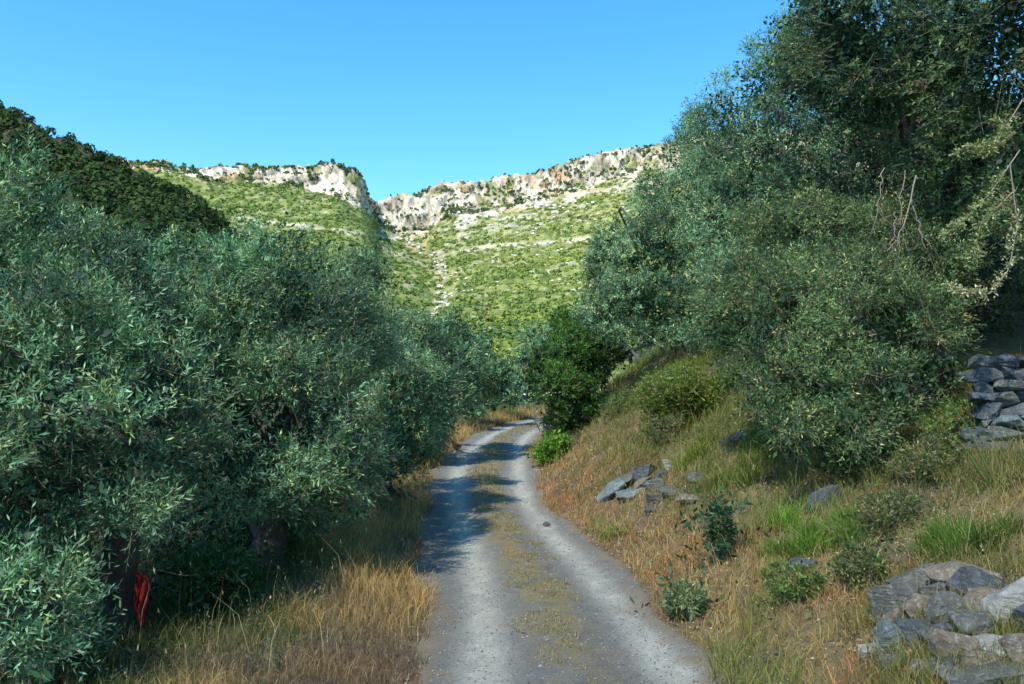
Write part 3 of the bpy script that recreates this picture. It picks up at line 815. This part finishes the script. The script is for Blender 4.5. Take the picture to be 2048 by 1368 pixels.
massed('shrub', hit(1140, 880), [lobe(1140, 845, db, 40, 45), lobe(1155, 800, db + .5, 38, 50), lobe(1120, 770, db, 45, 45), lobe(1155, 740, db + 1, 44, 45), lobe(1120, 720, db + .5, 48, 35), lobe(1150, 690, db + 1, 50, 40), lobe(1185, 750, db + 1.2, 22, 45), lobe(1130, 650, db + 1.5, 26, 30), lobe(1085, 745, db + .5, 28, 30)],
    3300, (.10, .032), 'tall bright green shrub crowding the right edge of the road bend', GR((.02, .065, .012), (.055, .15, .025), (.13, .20, .03)), 41, up=.4, K=9, L=(.15, .4))
massed('shrub', hit(1215, 790), [lobe(1190, 740, db + 3, 28, 30), lobe(1215, 705, db + 3, 34, 26), lobe(1180, 665, db + 4, 34, 28)],
    1000, (.10, .034), 'darker green shrub behind the bright one at the bend', GR((.02, .05, .018), (.045, .09, .03), (.10, .14, .04)), 42, up=.4, K=8, L=(.15, .4))
p = hit(1365, 848)
shrub('shrub', p, 1.75, 1.05, 2400, (.07, .016), 'rounded yellow-green broom bush on the bank below the olives', GR((.08, .13, .02), (.15, .20, .035), (.20, .17, .05)), seed=43, L=(.1, .3))
p = hit(1103, 925)
shrub('shrub', p, .8, .55, 700, (.09, .03), 'small lime green bush at the foot of the tall shrub', GR((.09, .19, .02), (.14, .27, .03), (.2, .3, .05)), seed=44)
p = hit(1440, 1130)
shrub('broadleaf_plant', p, .30, .72, 120, (.075, .02), 'upright dark green leafy plant in the dry bank', GR((.02, .07, .03), (.05, .12, .05), (.08, .15, .06)), cat='plant', seed=45, K=7, L=(.06, .14))
p = hit(1370, 1235)
shrub('roadside_plant', p, .42, .32, 200, (.07, .014), 'grey-green spiky weed at the right road edge', GR((.09, .13, .06), (.17, .21, .10), (.2, .22, .1)), cat='plant', seed=46, K=8, L=(.05, .11))
p = hit(1100, 880)
shrub('roadside_plant', p, .5, .95, 260, (.09, .03), 'pale flowering weed against the tall green shrub', GR((.13, .17, .12), (.32, .36, .30), (.55, .56, .52)), cat='plant', seed=47, K=7, L=(.06, .15))
p = hit(430, 1225)
shrub('shrub', p, .8, .6, 900, (.06, .016), 'small deep green bush under the left olive trees', GR((.02, .06, .015), (.05, .12, .03), (.07, .15, .03)), seed=48)
p = hit(560, 1080)
shrub('shrub', p, 1.6, .8, 900, (.06, .02), 'dark undergrowth bush beneath the wide olive tree', GR((.02, .04, .015), (.04, .07, .025), (.06, .08, .03)), seed=49)
p = hit(800, 930)
shrub('shrub', p, 1.5, .7, 700, (.08, .022), 'low olive-green bush beside the left verge before the bend', GR((.04, .06, .02), (.08, .10, .03), (.12, .12, .04)), seed=50)
BB = [(1460, 800, .9, .5, 'dusty green bush to the right of the broom bush'), (1330, 880, .7, .4, 'small olive-green bush above the slate outcrop'), (1560, 890, .9, .45, 'leafy green bush tucked under the low olive'), (1860, 960, .8, .45, 'dull green weed bush between boulder and stone wall'), (1900, 900, .7, .5, 'dark green bush at the left foot of the dry stone wall'), (1770, 1060, .6, .3, 'small grey-green weed midway between the two grass clumps'), (1590, 1190, .5, .25, 'low brownish-green weed left of the tumbled wall'), (1720, 1170, .45, .3, 'thin yellow-green weed beside the top of the tumbled wall'), (1240, 830, .9, .6, 'soft green bush on the slope beside the tall shrub'), (1330, 790, .8, .5, 'grassy green bush left of the broom bush')]
for k, (px, py, w, h, lab) in enumerate(BB):
    shrub('shrub', hit(px, py), w, h, int(330 * max(.6, w)), (.05, .014), lab, GR(*[((.06, .11, .025), (.14, .21, .05), (.24, .25, .08)), ((.07, .10, .03), (.16, .19, .06), (.26, .22, .10))][k % 2]), seed=70 + k)
for k, (px, py, w, h, lab) in enumerate([(1800, 830, 1.5, .7, 'dark bramble bush between the low olive and the stone wall'), (1930, 700, 2.6, 1.5, 'deep green bush above the stone wall at the right'),
                                         (1280, 720, 2.0, 1.0, 'grey-green bush under the far right-hand olive'), (1720, 950, .9, .4, 'trailing dark weed beside the grey boulder')]):
    shrub('shrub', hit(px, py), w, h, [700, 900, 800, 420][k], (.06 + .02 * (k == 2), .024), lab, GR((.025, .05, .02), (.05, .095, .035), (.10, .11, .04)), seed=51 + k)

def blades(base, L, w, lean, col, r, bend=.6):
    """bent tapering grass blades: quad + tip triangle"""
    N = len(base); a = r.uniform(0, 2 * math.pi, N)
    out = np.stack([np.cos(a), np.sin(a), 0 * a], 1) * lean[:, None]
    d0 = unit(out * .5 + np.array([0, 0, 1])); d1 = unit(out * (1 + bend) + np.array([0, 0, .75]))
    b = r.uniform(0, math.pi, N); s = np.stack([np.cos(b), np.sin(b), 0 * b], 1) * (w * .5)[:, None]
    m = base + d0 * (L * .55)[:, None]; t = m + d1 * (L * .5)[:, None]
    V = np.stack([base - s, base + s, m + s * .75, m - s * .75, t], 1).reshape(-1, 3)
    i = np.arange(N) * 5
    Q = np.stack([i, i + 1, i + 2, i + 3], 1); T = np.stack([i + 3, i + 2, i + 4], 1)
    C = np.repeat(col, 5, 0).reshape(N, 5, 3) * np.array([.6, .6, .95, .95, 1.15])[None, :, None]
    return V, Q, T, C.reshape(-1, 3)
def blade_mesh(name, sets, mat=M_GRASS):
    acc = Acc()
    for (V, Q, T, C) in sets:
        n0 = acc.n; acc.V.append(V); acc.C.append(C); acc.Q.append(Q + n0); acc.T.append(T + n0); acc.n += len(V)
    return acc.mesh(name, mat)
def tuft(px, py, w, h, n, label, a, b, seed, name='grass_tuft', cat='grass tuft'):
    r = np.random.default_rng(seed); p = hit(px, py)
    nc = 9; cc = r.normal(0, w * .24, (nc, 2)); ck = r.integers(0, nc, n)
    q = cc[ck] + r.normal(0, w * .075, (n, 2)); x = p[0] + q[:, 0]; y = p[1] + q[:, 1]
    B = np.stack([x, y, G(x, y) - .01], 1) - p
    sc = max(1, p[1] / 10); ch = r.uniform(.55, 1.1, nc)[ck]
    out = q - cc[ck]
    col = lin(np.array(a), np.array(b), r.random(n)) * r.uniform(.6, 1.15, nc)[ck][:, None]
    col = lin2(col, np.array([.36, .29, .13]), (r.random(n) < .12) * .9)
    V, Q, T, C = blades(B, r.uniform(.25, 1, n) * h * ch, np.full(n, .0085 * sc), np.abs(r.normal(.75, .45, n)), col * 1.25, r, 1.2)
    return obj(name, blade_mesh(name, [(V, Q, T, C)]), loc=p, label=label, cat=cat, group='green grass tufts on the right bank')
tuft(1640, 1090, .95, .42, 2600, 'bright green grass clump below the grey boulder', (.07, .15, .015), (.16, .28, .04), 61)
tuft(1915, 1085, .9, .46, 2600, 'deep green grass clump above the tumbled stones', (.045, .10, .015), (.12, .20, .035), 62)
tuft(1500, 935, 1.2, .42, 2400, 'light green grass clump right of the slate outcrop', (.09, .15, .025), (.18, .25, .05), 63)
tuft(1395, 920, .8, .40, 1600, 'yellow-green grass clump overhanging the pale rock', (.10, .14, .02), (.20, .24, .04), 64)
tuft(1225, 1075, .45, .22, 700, 'small green tuft in the dry grass nearest the road', (.09, .13, .03), (.18, .22, .05), 65)
tuft(1560, 1130, .7, .3, 1300, 'sparse green tuft left of the bright grass clump', (.07, .11, .02), (.14, .18, .04), 66)
tuft(1390, 745, 1.8, .55, 2200, 'lime green grass crest on top of the bank under the olives', (.10, .16, .02), (.20, .27, .04), 67)
tuft(1260, 745, 1.2, .45, 1300, 'soft green grass at the top of the bank behind the tall shrub', (.08, .13, .025), (.16, .21, .05), 68)

# ------------------------------------------------------------------ grasses
def scatter(n, d0, d1, ulo, uhi, r, power=1.0):
    y = d0 * (d1 / d0) ** r.random(n); u_ = ulo + (uhi - ulo) * r.random(n)
    return u_ + road_x(y), y, u_
r = np.random.default_rng(201)
# right bank: dry ochre near the road, greener higher up
x, y, u_ = scatter(104000, 4.6, 48, 1.0, 7.0, r)
ok = (fb2(x, y, .7, 211) + .2 * (r.random(len(x)) - .5) > .42) & (u_ > road_hw(y) - .32 + .55 * fb2(x, y, .3, 213))
ok &= (x / y < .72)
x, y, u_ = x[ok], y[ok], u_[ok]
gz = fb2(x, y, 1.6, 215); hgt = u_ - 1.3
green = sstep(.50, .60, .55 * gz + .45 * fb2(x, y, .45, 216) + .05 * (hgt - 1.4) * sstep(7, 11, y))
rust = sstep(.44, .58, fb2(x, y, 1.1, 217))
nr = np.maximum(sstep(3.0, 1.5, u_ - .6 * fb2(x, y, .8, 221)), .9 * sstep(8.5, 6.5, y))
c0 = lin2(np.tile([.36, .29, .13], (len(x), 1)), np.array([.50, .33, .13]), nr); c1 = lin2(np.tile([.33, .18, .10], (len(x), 1)), np.array([.52, .21, .085]), nr)
ca = lin2(c0, c1, np.clip(rust * r.normal(.8, .3, len(x)), 0, 1))
ca = lin2(ca, np.array([.52, .42, .20]), (r.random(len(x)) < .18) * 1.0)
green = np.clip(green + .75 * sstep(.38, .52, fb2(x, y, 1.2, 220)) * sstep(.7, 2.0, u_ - 1.3) * sstep(6, 8.5, y), 0, 1)
ca = lin2(ca, np.array([.17, .13, .10]), sstep(.55, .68, fb2(x, y, .6, 219)) * .8)
col = lin2(ca, np.array([.15, .20, .045]), np.clip(green * r.uniform(.5, 1.2, len(x)), 0, 1))
col *= r.uniform(.65, 1.25, (len(x), 1))
L = r.uniform(.07, .25, len(x)) * (1 + .8 * green) * np.interp(y, [5, 12, 40], [.75, 1, 1.3]) * (.6 + .8 * fb2(x, y, .35, 218))
B = np.stack([x, y, G(x, y) - .01], 1)
s1 = blades(B, L, np.interp(y, [5, 12, 48], [.0045, .0075, .022]), np.abs(r.normal(.9, .5, len(x))), col, r)
obj('bank_grass', blade_mesh('bank_grass', [s1]), kind='stuff', label='dry ochre and green grass covering the right-hand bank', cat='grass')
# left verge
x, y, u_ = scatter(90000, 4.8, 46, -6.2, -.95, r)
v = -u_
ok = (v > road_hw(y) - .30 + .55 * fb2(x, y, .3, 223)) & (r.random(len(x)) < np.interp(v, [1.2, 3.2, 4.5, 6.2], [1, 1, .45, .2]))
x, y, u_, v = x[ok], y[ok], u_[ok], v[ok]
gold = sstep(.38, .58, fb2(x, y, 1.3, 225) + .10 * np.exp(-((y - 10.8) / 2.0) ** 2) - .22 * np.exp(-((y - 7.0) / 1.6) ** 2)) * sstep(3.6, 2.6, v)  # dry gold patches, plus a sunlit stretch painted in as more gold
grn = sstep(2.0, 3.0, v + (fb2(x, y, .9, 226) - .5) * 2.6)
col = lin(np.array([.15, .12, .08]), np.array([.54, .34, .13]), gold * np.clip(r.normal(.9, .2, len(x)), 0, 1))
col = lin2(col, np.array([.09, .13, .03]), np.clip(grn * r.uniform(.5, 1.1, len(x)), 0, 1))
col = lin2(col, np.array([.50, .42, .22]), (r.random(len(x)) < .08) * 1.0) * r.uniform(.65, 1.25, (len(x), 1))
L = r.uniform(.06, .22, len(x)) * (1 + .75 * gold + .5 * grn) * np.interp(y, [5, 12, 40], [.8, 1.05, 1.4])
B = np.stack([x, y, G(x, y) - .01], 1)
s1 = blades(B, L, np.interp(y, [5, 12, 48], [.0045, .0075, .022]), np.abs(r.normal(.75, .45, len(x))), col, r)
obj('verge_grass', blade_mesh('verge_grass', [s1]), kind='stuff', label='golden and green grass on the left verge under the olives', cat='grass')
# weeds on the crown of the track
x, y, u_ = scatter(42000, 5.5, 42, -.7, .85, r)
ok = fb2(x, y, .55, 231) - .28 * np.abs((u_ - .08) / .5) ** 2 + .10 * (fb2(x, y, .12, 232) - .5) + .1 * np.interp(y, [6, 10, 16], [-.3, .8, .5]) > .50
x, y = x[ok], y[ok]
col = lin(np.array([.29, .26, .11]), np.array([.40, .30, .14]), r.random(len(x))) * r.uniform(.6, 1.2, (len(x), 1))
B = np.stack([x, y, G(x, y)], 1)
s1 = blades(B, r.uniform(.02, .075, len(x)) * np.interp(y, [6, 20], [.8, 1.3]), np.interp(y, [5, 12, 48], [.005, .008, .02]), np.abs(r.normal(.9, .4, len(x))), col, r)
obj('track_weeds', blade_mesh('track_weeds', [s1]), kind='stuff', label='short dry weeds along the middle of the track', cat='weeds')
# tall thin seed stalks
x, y, u_ = scatter(700, 5.5, 22, -3.6, 5.8, r)
ok = (np.abs(u_) > 1.7); x, y = x[ok], y[ok]
B = np.stack([x, y, G(x, y)], 1); n = len(x)
Ls = r.uniform(.35, .75, n)
V, Q, T, C = blades(B, Ls, np.full(n, .005), np.abs(r.normal(.35, .2, n)), np.tile([.42, .36, .20], (n, 1)), r)
hd = V.reshape(n, 5, 3)[:, 4]
V2, Q2, T2, C2 = blades(hd - [0, 0, .05], np.full(n, .04), np.full(n, .009), np.full(n, .3), np.tile([.42, .36, .22], (n, 1)), r)
obj('seed_stalks', blade_mesh('seed_stalks', [(V, Q, T, C), (V2, Q2, T2, C2)]), kind='stuff', label='thin straw-coloured seed stalks standing above the grass', cat='stalks')
# long green reed-like stalks leaning on the right
a = Acc()
rp = hit(1985, 960)
reed = empty('tall_grass_stalk', rp, label='long green grass stalk leaning across the stone wall', cat='grass stalk')
for k, pth in enumerate([[(1985, 960), (1940, 860), (1870, 765)], [(1975, 965), (1925, 890), (1880, 850)]]):
    q = np.array([at(a_, b_, rp[1] - .1) for a_, b_ in pth]); tt_ = np.linspace(0, 2, 10)
    q = np.stack([np.interp(tt_, np.arange(3), q[:, c]) for c in range(3)], 1)
    a = Acc(); tube(a, q - rp, np.linspace(.011, .004, 10), 5, col=(.12, .2, .06)); obj('stalk', a.mesh('stalk', M_GRASS), reed)
def forbs(n, d0, d1, ulo, uhi, leaf, cols, name, label, seed, K=6, L=(.05, .16), power=None):
    r = np.random.default_rng(seed); x, y, u_ = scatter(n, d0, d1, ulo, uhi, r)
    ok = (fb2(x, y, .8, seed) + r.normal(0, .06, n) > .47) & (np.abs(u_) > 1.45); x, y = x[ok], y[ok]; n = len(x)
    sc = np.interp(y, [5, 30], [.8, 2.2]); d = unit(np.stack([r.normal(0, .45, n), r.normal(0, .45, n), np.ones(n)], 1))
    B = np.stack([x, y, G(x, y)], 1); col = np.asarray(cols)[r.integers(0, len(cols), n)]
    V, F, C = shoots(B, d, r.uniform(L[0], L[1], n) * sc, K, leaf[0] * sc[:, None], leaf[1] * sc[:, None], col, r, .1, 1.0)
    obj(name, mesh_np(name, V, F, M_GREEN, C), kind='stuff', label=label, cat='weeds')
forbs(13000, 4.8, 34, 1.4, 6.8, (.035, .013), [(.08, .12, .035), (.26, .19, .10), (.06, .10, .04), (.32, .27, .17), (.13, .10, .08), (.25, .12, .06), (.09, .15, .04)], 'bank_weeds', 'small dry and green weeds mixed through the grass of the right bank', 301)
forbs(7000, 5.4, 20, -6.5, -2.2, (.045, .014), [(.03, .06, .02), (.05, .10, .03), (.10, .09, .06), (.16, .14, .11), (.07, .10, .05)], 'shade_weeds', 'dark weeds and suckers in the shade under the left olives', 302, L=(.1, .38))
def undertwigs():
    r = np.random.default_rng(303); a = Acc()
    for k in range(120):
        x = r.uniform(-5.4, -3.2); y = r.uniform(7.2, 10); z = float(G(x, y)); s = np.array([x, y, z + r.uniform(0, .9)])
        e = s + np.array([r.normal(0, .4), r.normal(0, .3), r.uniform(-.2, .7)]); e[2] = max(e[2], z + .05)
        tube(a, curve_pts(s, e, 6, .05, k), np.linspace(.005, .002, 6), 3)
    obj('brushwood', a.mesh('brushwood', M_TWIG), kind='stuff', label='tangle of bare brown twigs under the nearest left olive', cat='brushwood')
undertwigs()
# litter and gravel
def specks(n, d0, d1, ulo, uhi, size, cols, name, label, mat, r, cat, power=1):
    x, y, u_ = scatter(n, d0, d1, ulo, uhi, r)
    s = r.uniform(*size, n) * np.interp(y, [5, 30], [.8, 2.0])
    o6 = np.array([[1, 0, 0], [0, 1, 0], [-1, 0, 0], [0, -1, 0], [.1, .1, .8], [0, 0, -.3]])
    f = np.array([[0, 1, 4], [1, 2, 4], [2, 3, 4], [3, 0, 4]])
    vv = o6[None] * r.uniform(.6, 1.3, (n, 6, 1)) * s[:, None, None]
    th = r.uniform(0, 6.28, n); c_, s_ = np.cos(th), np.sin(th)
    X_ = vv[..., 0] * c_[:, None] - vv[..., 1] * s_[:, None]; Y_ = vv[..., 0] * s_[:, None] + vv[..., 1] * c_[:, None]
    V = np.stack([X_ + x[:, None], Y_ + y[:, None], vv[..., 2] + (G(x, y) + .012)[:, None]], -1).reshape(-1, 3)
    F = (f[None] + (np.arange(n) * 6)[:, None, None]).reshape(-1, 3)
    col = np.asarray(cols)[r.integers(0, len(cols), n)] * r.uniform(.6, 1.3, (n, 1))
    return obj(name, mesh_np(name, V, F, mat, np.repeat(col, 6, 0)), kind='stuff', label=label, cat=cat)
M_SPECK = attr_mat('pebble', 60, .3)
specks(11000, 5, 40, -1.4, 1.45, (.004, .013), [(.20, .22, .23), (.10, .11, .12), (.17, .15, .12), (.30, .31, .29)], 'gravel', 'loose grey gravel scattered over the track', M_SPECK, r, 'gravel')
specks(5000, 5, 26, 1.3, 6, (.007, .022), [(.32, .23, .13), (.18, .11, .08), (.34, .28, .18), (.13, .13, .12)], 'dry_litter', 'ochre leaf litter and stone chips on the right bank', M_SPECK, r, 'litter')

# ------------------------------------------------------------------ stones
def stone(name, px, py, w, h, seed, mat, label=None, cat=None, parent=None, depth=None, rz=None, tilt=0, sink=.2, dist=None, group=None, boxy=.7, lean=0):
    """a stone that appears about w x h photo pixels at (px,py); base on the ground unless a distance is given"""
    p = hit(px, py + h * .4) if dist is None else at(px, py + h * .4, dist)
    s = p[1] / FPX; W_, H_ = w * s, h * s
    me = rock_mesh(name, seed, (W_ * .5, (depth or W_ * .7) * .5, H_ * .5), mat, boxy)
    o = obj(name, me, parent)
    c = np.array([p[0], p[1] + W_ * .1, p[2] + H_ * (.5 - sink)])
    if parent is not None: c = c - np.array(parent.location)
    o.location = tuple(c)
    o.rotation_euler = (lean, tilt, (random.uniform(-.35, .35) if rz is None else rz))
    if label: setp(o, label=label, cat=cat, group=group)
    return o
rr0 = np.random.default_rng(19)
# tumbled dry stone wall bottom right
tw = empty('tumbled_stone_wall', hit(1930, 1300), label='tumbled grey dry stone wall in the bottom right corner', cat='stone wall')
TS = [(1845, 1160, 130, 60, M_ROCK), (1930, 1150, 120, 52, M_ROCKO), (1800, 1205, 90, 80, M_ROCK), (1855, 1215, 75, 60, M_ROCKO),
      (1905, 1225, 95, 80, M_ROCK), (1880, 1185, 60, 40, M_ROCK), (1985, 1205, 90, 50, M_ROCKO), (1830, 1265, 75, 60, M_ROCKD), (1890, 1270, 85, 62, M_ROCKD),
      (1960, 1255, 110, 60, M_ROCK), (1925, 1300, 100, 66, M_ROCKO), (1905, 1330, 70, 50, M_ROCKD), (1990, 1300, 80, 58, M_ROCKP), (2045, 1300, 70, 62, M_ROCKO),
      (1970, 1330, 90, 50, M_ROCKO), (2000, 1180, 60, 36, M_ROCK), (1775, 1240, 50, 60, M_ROCKO), (2060, 1240, 70, 70, M_ROCKD), (1860, 1340, 60, 40, M_ROCKO), (1790, 1320, 50, 30, M_ROCK),
      (1740, 1300, 40, 26, M_ROCKP)]
for k, (px, py, w, h, m) in enumerate(TS):
    stone('stone', px, py, w * 1.12, h * 1.12, 300 + k, m, parent=tw, tilt=random.uniform(-.25, .25))
for k in range(26):
    stone('stone', rr0.uniform(1740, 2060), rr0.uniform(1170, 1360), rr0.uniform(18, 40), rr0.uniform(14, 28), 600 + k, [M_ROCK, M_ROCKD, M_ROCKO][k % 3], parent=tw, tilt=rr0.normal(0, .4), sink=.1)
stone('boulder', 1968, 1178, 110, 84, 340, M_ROCKD, 'rounded blue-black boulder on top of the tumbled wall', 'boulder', tilt=.35)
stone('boulder', 1795, 1270, 105, 80, 341, M_ROCKB, 'pale blue-grey block at the left foot of the tumbled wall', 'boulder', tilt=-.2)
stone('boulder', 2035, 1195, 110, 150, 342, M_ROCKP, 'tall grey boulder cut by the right edge of the picture', 'boulder', tilt=.1)
stone('boulder', 1990, 1352, 220, 70, 343, M_ROCK, 'long flat slab lying lowest in the bottom right corner', 'boulder', tilt=-.04)
stone('boulder', 1655, 985, 90, 80, 344, M_ROCKD, 'dark grey boulder half buried above the bright grass clump', 'boulder', tilt=-.5, sink=.5)
# retaining wall at the right edge
dw = empty('dry_stone_wall', hit(2000, 930), label='dark dry stone wall under the trees at the right edge', cat='stone wall')
rr = np.random.default_rng(9)
k = 0
for row in range(9):
    py = 915 - row * 24
    px = 1925 + rr.uniform(0, 34)
    if row >= 7: px += 12
    while px < 2170:
        w = rr.uniform(20, 70); h = rr.uniform(20, 38)
        m = [M_ROCK, M_ROCKD, M_ROCKO, M_ROCK, M_ROCKB][rr.integers(0, 5)]
        if px > 1995 and 3 <= row <= 4: m = M_ROCKB
        elif m is M_ROCKB: m = M_ROCKD
        stone('stone', px + w / 2, py, w * 1.08, h * 1.1, 400 + k, m, parent=dw, dist=8.6 + row * .09 + rr.uniform(-.1, .1) + max(0, (2000 - px)) * .003, tilt=rr.normal(0, .22), rz=rr.normal(0, .35), boxy=.7, depth=.5)
        px += w * .86; k += 1
# slate outcrop on the bank
oc = empty('slate_outcrop', hit(1270, 985), label='jagged blue-grey slate outcrop in the dry bank by the road', cat='rock outcrop')
for k, (px, py, w, h, m, t) in enumerate([(1222, 985, 64, 26, M_ROCKB, -.55), (1248, 965, 60, 24, M_ROCK, -.5), (1262, 988, 56, 26, M_ROCKB, -.45), (1290, 945, 50, 24, M_ROCKD, -.35),
                                          (1268, 948, 36, 20, M_ROCKD, -.4), (1312, 975, 40, 28, M_ROCK, -.2), (1310, 1000, 34, 22, M_ROCK, .2), (1325, 955, 30, 22, M_ROCKD, -.2),
                                          (1286, 970, 40, 20, M_ROCKO, -.5), (1300, 1020, 20, 18, M_ROCKD, .1), (1345, 985, 40, 20, M_ROCK, 0), (1395, 958, 34, 20, M_ROCK, .2), (1425, 965, 26, 16, M_ROCKD, 0), (1376, 1000, 44, 18, M_ROCKO, .1)]):
    stone('stone', px, py, w * 1.08, h * 1.1, 500 + k, m, parent=oc, tilt=t * -1 * -1, sink=.05, boxy=.9)
stone('rock', 1334, 930, 26, 28, 560, M_ROCKP, 'whitish rock at the upper end of the slate outcrop', 'rock')
stone('rock', 1093, 1050, 17, 11, 561, M_ROCKD, 'small black stone on the right wheel track', 'rock', sink=.1)
stone('rock', 1480, 870, 40, 22, 562, M_ROCKO, 'brown rock ledge in shadow above the grass on the bank', 'rock', tilt=-.5)
stone('rock', 1455, 882, 34, 20, 563, M_ROCKD, 'dark rock jutting beside the brown ledge', 'rock', tilt=-.4)
stone('rock', 1610, 1130, 60, 30, 564, M_ROCKD, 'flat dark rock below the bright green grass clump', 'rock')
stone('rock', 1760, 880, 60, 40, 565, M_ROCKD, 'shadowed rock under the low olive branches', 'rock', tilt=.2)
stone('rock', 1700, 905, 46, 26, 566, M_ROCK, 'small grey rock under the low olive branches', 'rock')
# weeds grown through and over both walls
def wall_weeds(cents, n, name, label, seed):
    r = np.random.default_rng(seed); c = np.asarray(cents)[r.integers(0, len(cents), n)]
    x = c[:, 0] + r.normal(0, .16, n); y = c[:, 1] + r.normal(-.05, .14, n)
    B = np.stack([x, y, G(x, y) + c[:, 2] * r.random(n)], 1)
    col = lin(np.array([.09, .13, .03]), np.array([.36, .30, .12]), r.random(n)) * r.uniform(.6, 1.2, (n, 1))
    obj(name, blade_mesh(name, [blades(B, r.uniform(.06, .26, n), np.full(n, .005), np.abs(r.normal(.7, .4, n)), col, r)]), kind='stuff', label=label, cat='weeds')
wall_weeds([(*hit(a, b)[:2], .05) for a, b in ((1775, 1330), (1800, 1180), (1850, 1350), (1870, 1250), (1940, 1230), (2010, 1290), (1960, 1290), (1750, 1240), (1900, 1140), (1990, 1150), (1930, 1365))], 4200, 'wall_weeds', 'grass and weeds growing between the tumbled stones', 701)
wall_weeds([(*hit(a, b)[:2], .12) for a, b in ((1930, 930), (1960, 950), (2000, 960), (2040, 960), (1915, 880), (1905, 820))], 3000, 'wall_foot_grass', 'rough grass hiding the foot of the dry stone wall', 702)
# red cloth at the foot of the near left olive
def cloth():
    m, nt, out = mat_new('red_cloth')
    n = noise(nt, 25, 5)
    principled(nt, out, ramp(nt, n, [(.3, (.08, .006, .004)), (.7, (.27, .014, .008))]), .8); 
    base = hit(282, 1262); d = base[1] - .4
    top = at(284, 1145, d); bot = at(284, 1250, d); s = d / FPX
    acc = Acc(); nu, nv = 13, 17; V = []
    for j in range(nv):
        t = j / (nv - 1); wd = (5 + 10 * math.sin(math.pi * min(1, t * 1.15 + .08)) ** .8) * s * (1 - .35 * max(0, t - .7) / .3)
        c = top * (1 - t) + bot * t
        for i in range(nu):
            a = (i / (nu - 1) - .5) * 2
            V.append([c[0] + a * wd + .01 * math.sin(t * 7), c[1] - .035 * math.cos(a * 1.5) + .014 * math.sin(a * 9 + t * 5), c[2] + .01 * math.sin(a * 6)])
    V = np.array(V); F = []
    i = np.arange(nv - 1)[:, None] * nu + np.arange(nu - 1)[None]
    F = np.stack([i, i + 1, i + nu + 1, i + nu], -1).reshape(-1, 4)
    o = obj('cloth', mesh_np('cloth', V - bot, F, m, None, True), loc=bot, label='red cloth hanging at the foot of the nearest left olive', cat='cloth')
    so_ = o.modifiers.new('thickness', 'SOLIDIFY'); so_.thickness = .012
cloth()

# ------------------------------------------------------------------ little trees on the skyline
def ridge_tree_proto(seed):
    r = np.random.default_rng(seed)
    root = empty('ridge_tree', (0, 0, 0))
    a = Acc(); tube(a, [[0, 0, -1], [.1, 0, 1.2], [0, .1, 2.6]], [.35, .25, .15], 6); obj('trunk', a.mesh('trunk', M_BARK), root)
    cent = np.array([[0, 0, 2.2], [1.0, .3, 1.8], [-.9, -.2, 2.0], [.2, .4, 3.3]]) + r.normal(0, .25, (4, 3))
    V, F, C = clump_cloud(cent, np.array([1.5, 1.1, 1.1, 1.0]), np.tile([.035, .075, .035], (4, 1)), 40, 1, .35, seed)
    obj('crown', mesh_np('crown', V, F, M_SHRUB, C), root)
    return root
protos = [ridge_tree_proto(s) for s in (1, 2, 3)]
words = ['first', 'second', 'third', 'fourth', 'fifth', 'sixth', 'seventh', 'eighth', 'ninth', 'tenth', 'eleventh', 'twelfth', 'thirteenth', 'fourteenth', 'fifteenth', 'sixteenth', 'seventeenth', 'eighteenth', 'nineteenth', 'twentieth']
def col_top(p):                                     # skyline point of the mountain mesh near column p
    i = int(np.argmin(np.abs(pc - p))); el = (MT['Z'][:, i] - CAM_H) / MT['Y'][:, i]; j = int(np.argmax(el)); return np.array([MT['X'][j, i], MT['Y'][j, i], MT['Z'][j, i]])
LT = [372, 392, 436, 503, 511, 560, 580, 632, 641, 668, 690, 712, 728]
RT_ = [784, 798, 830, 905, 938, 1010, 1085, 1150, 1240, 1310]
used = [False] * 3
for lst, side in ((LT, 'left'), (RT_, 'right')):
    for n_, p in enumerate(lst):
        q = n_ % 3
        o = protos[q] if not used[q] else copy_tree(protos[q]); used[q] = True
        c_ = col_top(p); o.location = (c_[0], c_[1], c_[2] - 1.2 * 1); o.rotation_euler = (0, 0, random.uniform(0, 6.28))
        s = random.choice([.5, .6, .8, 1.15]) if side == 'left' else random.uniform(.45, .75); o.scale = (s, s, s * random.uniform(.85, 1.25))
        o['label'] = ('small dark tree on the left cliff skyline, %s from the dark hill' if side == 'left' else 'small bush on the right ridge skyline, %s from the notch') % words[n_]
        o['category'] = 'tree' if side == 'left' else 'bush'
        o['group'] = 'small trees on the %s skyline' % side
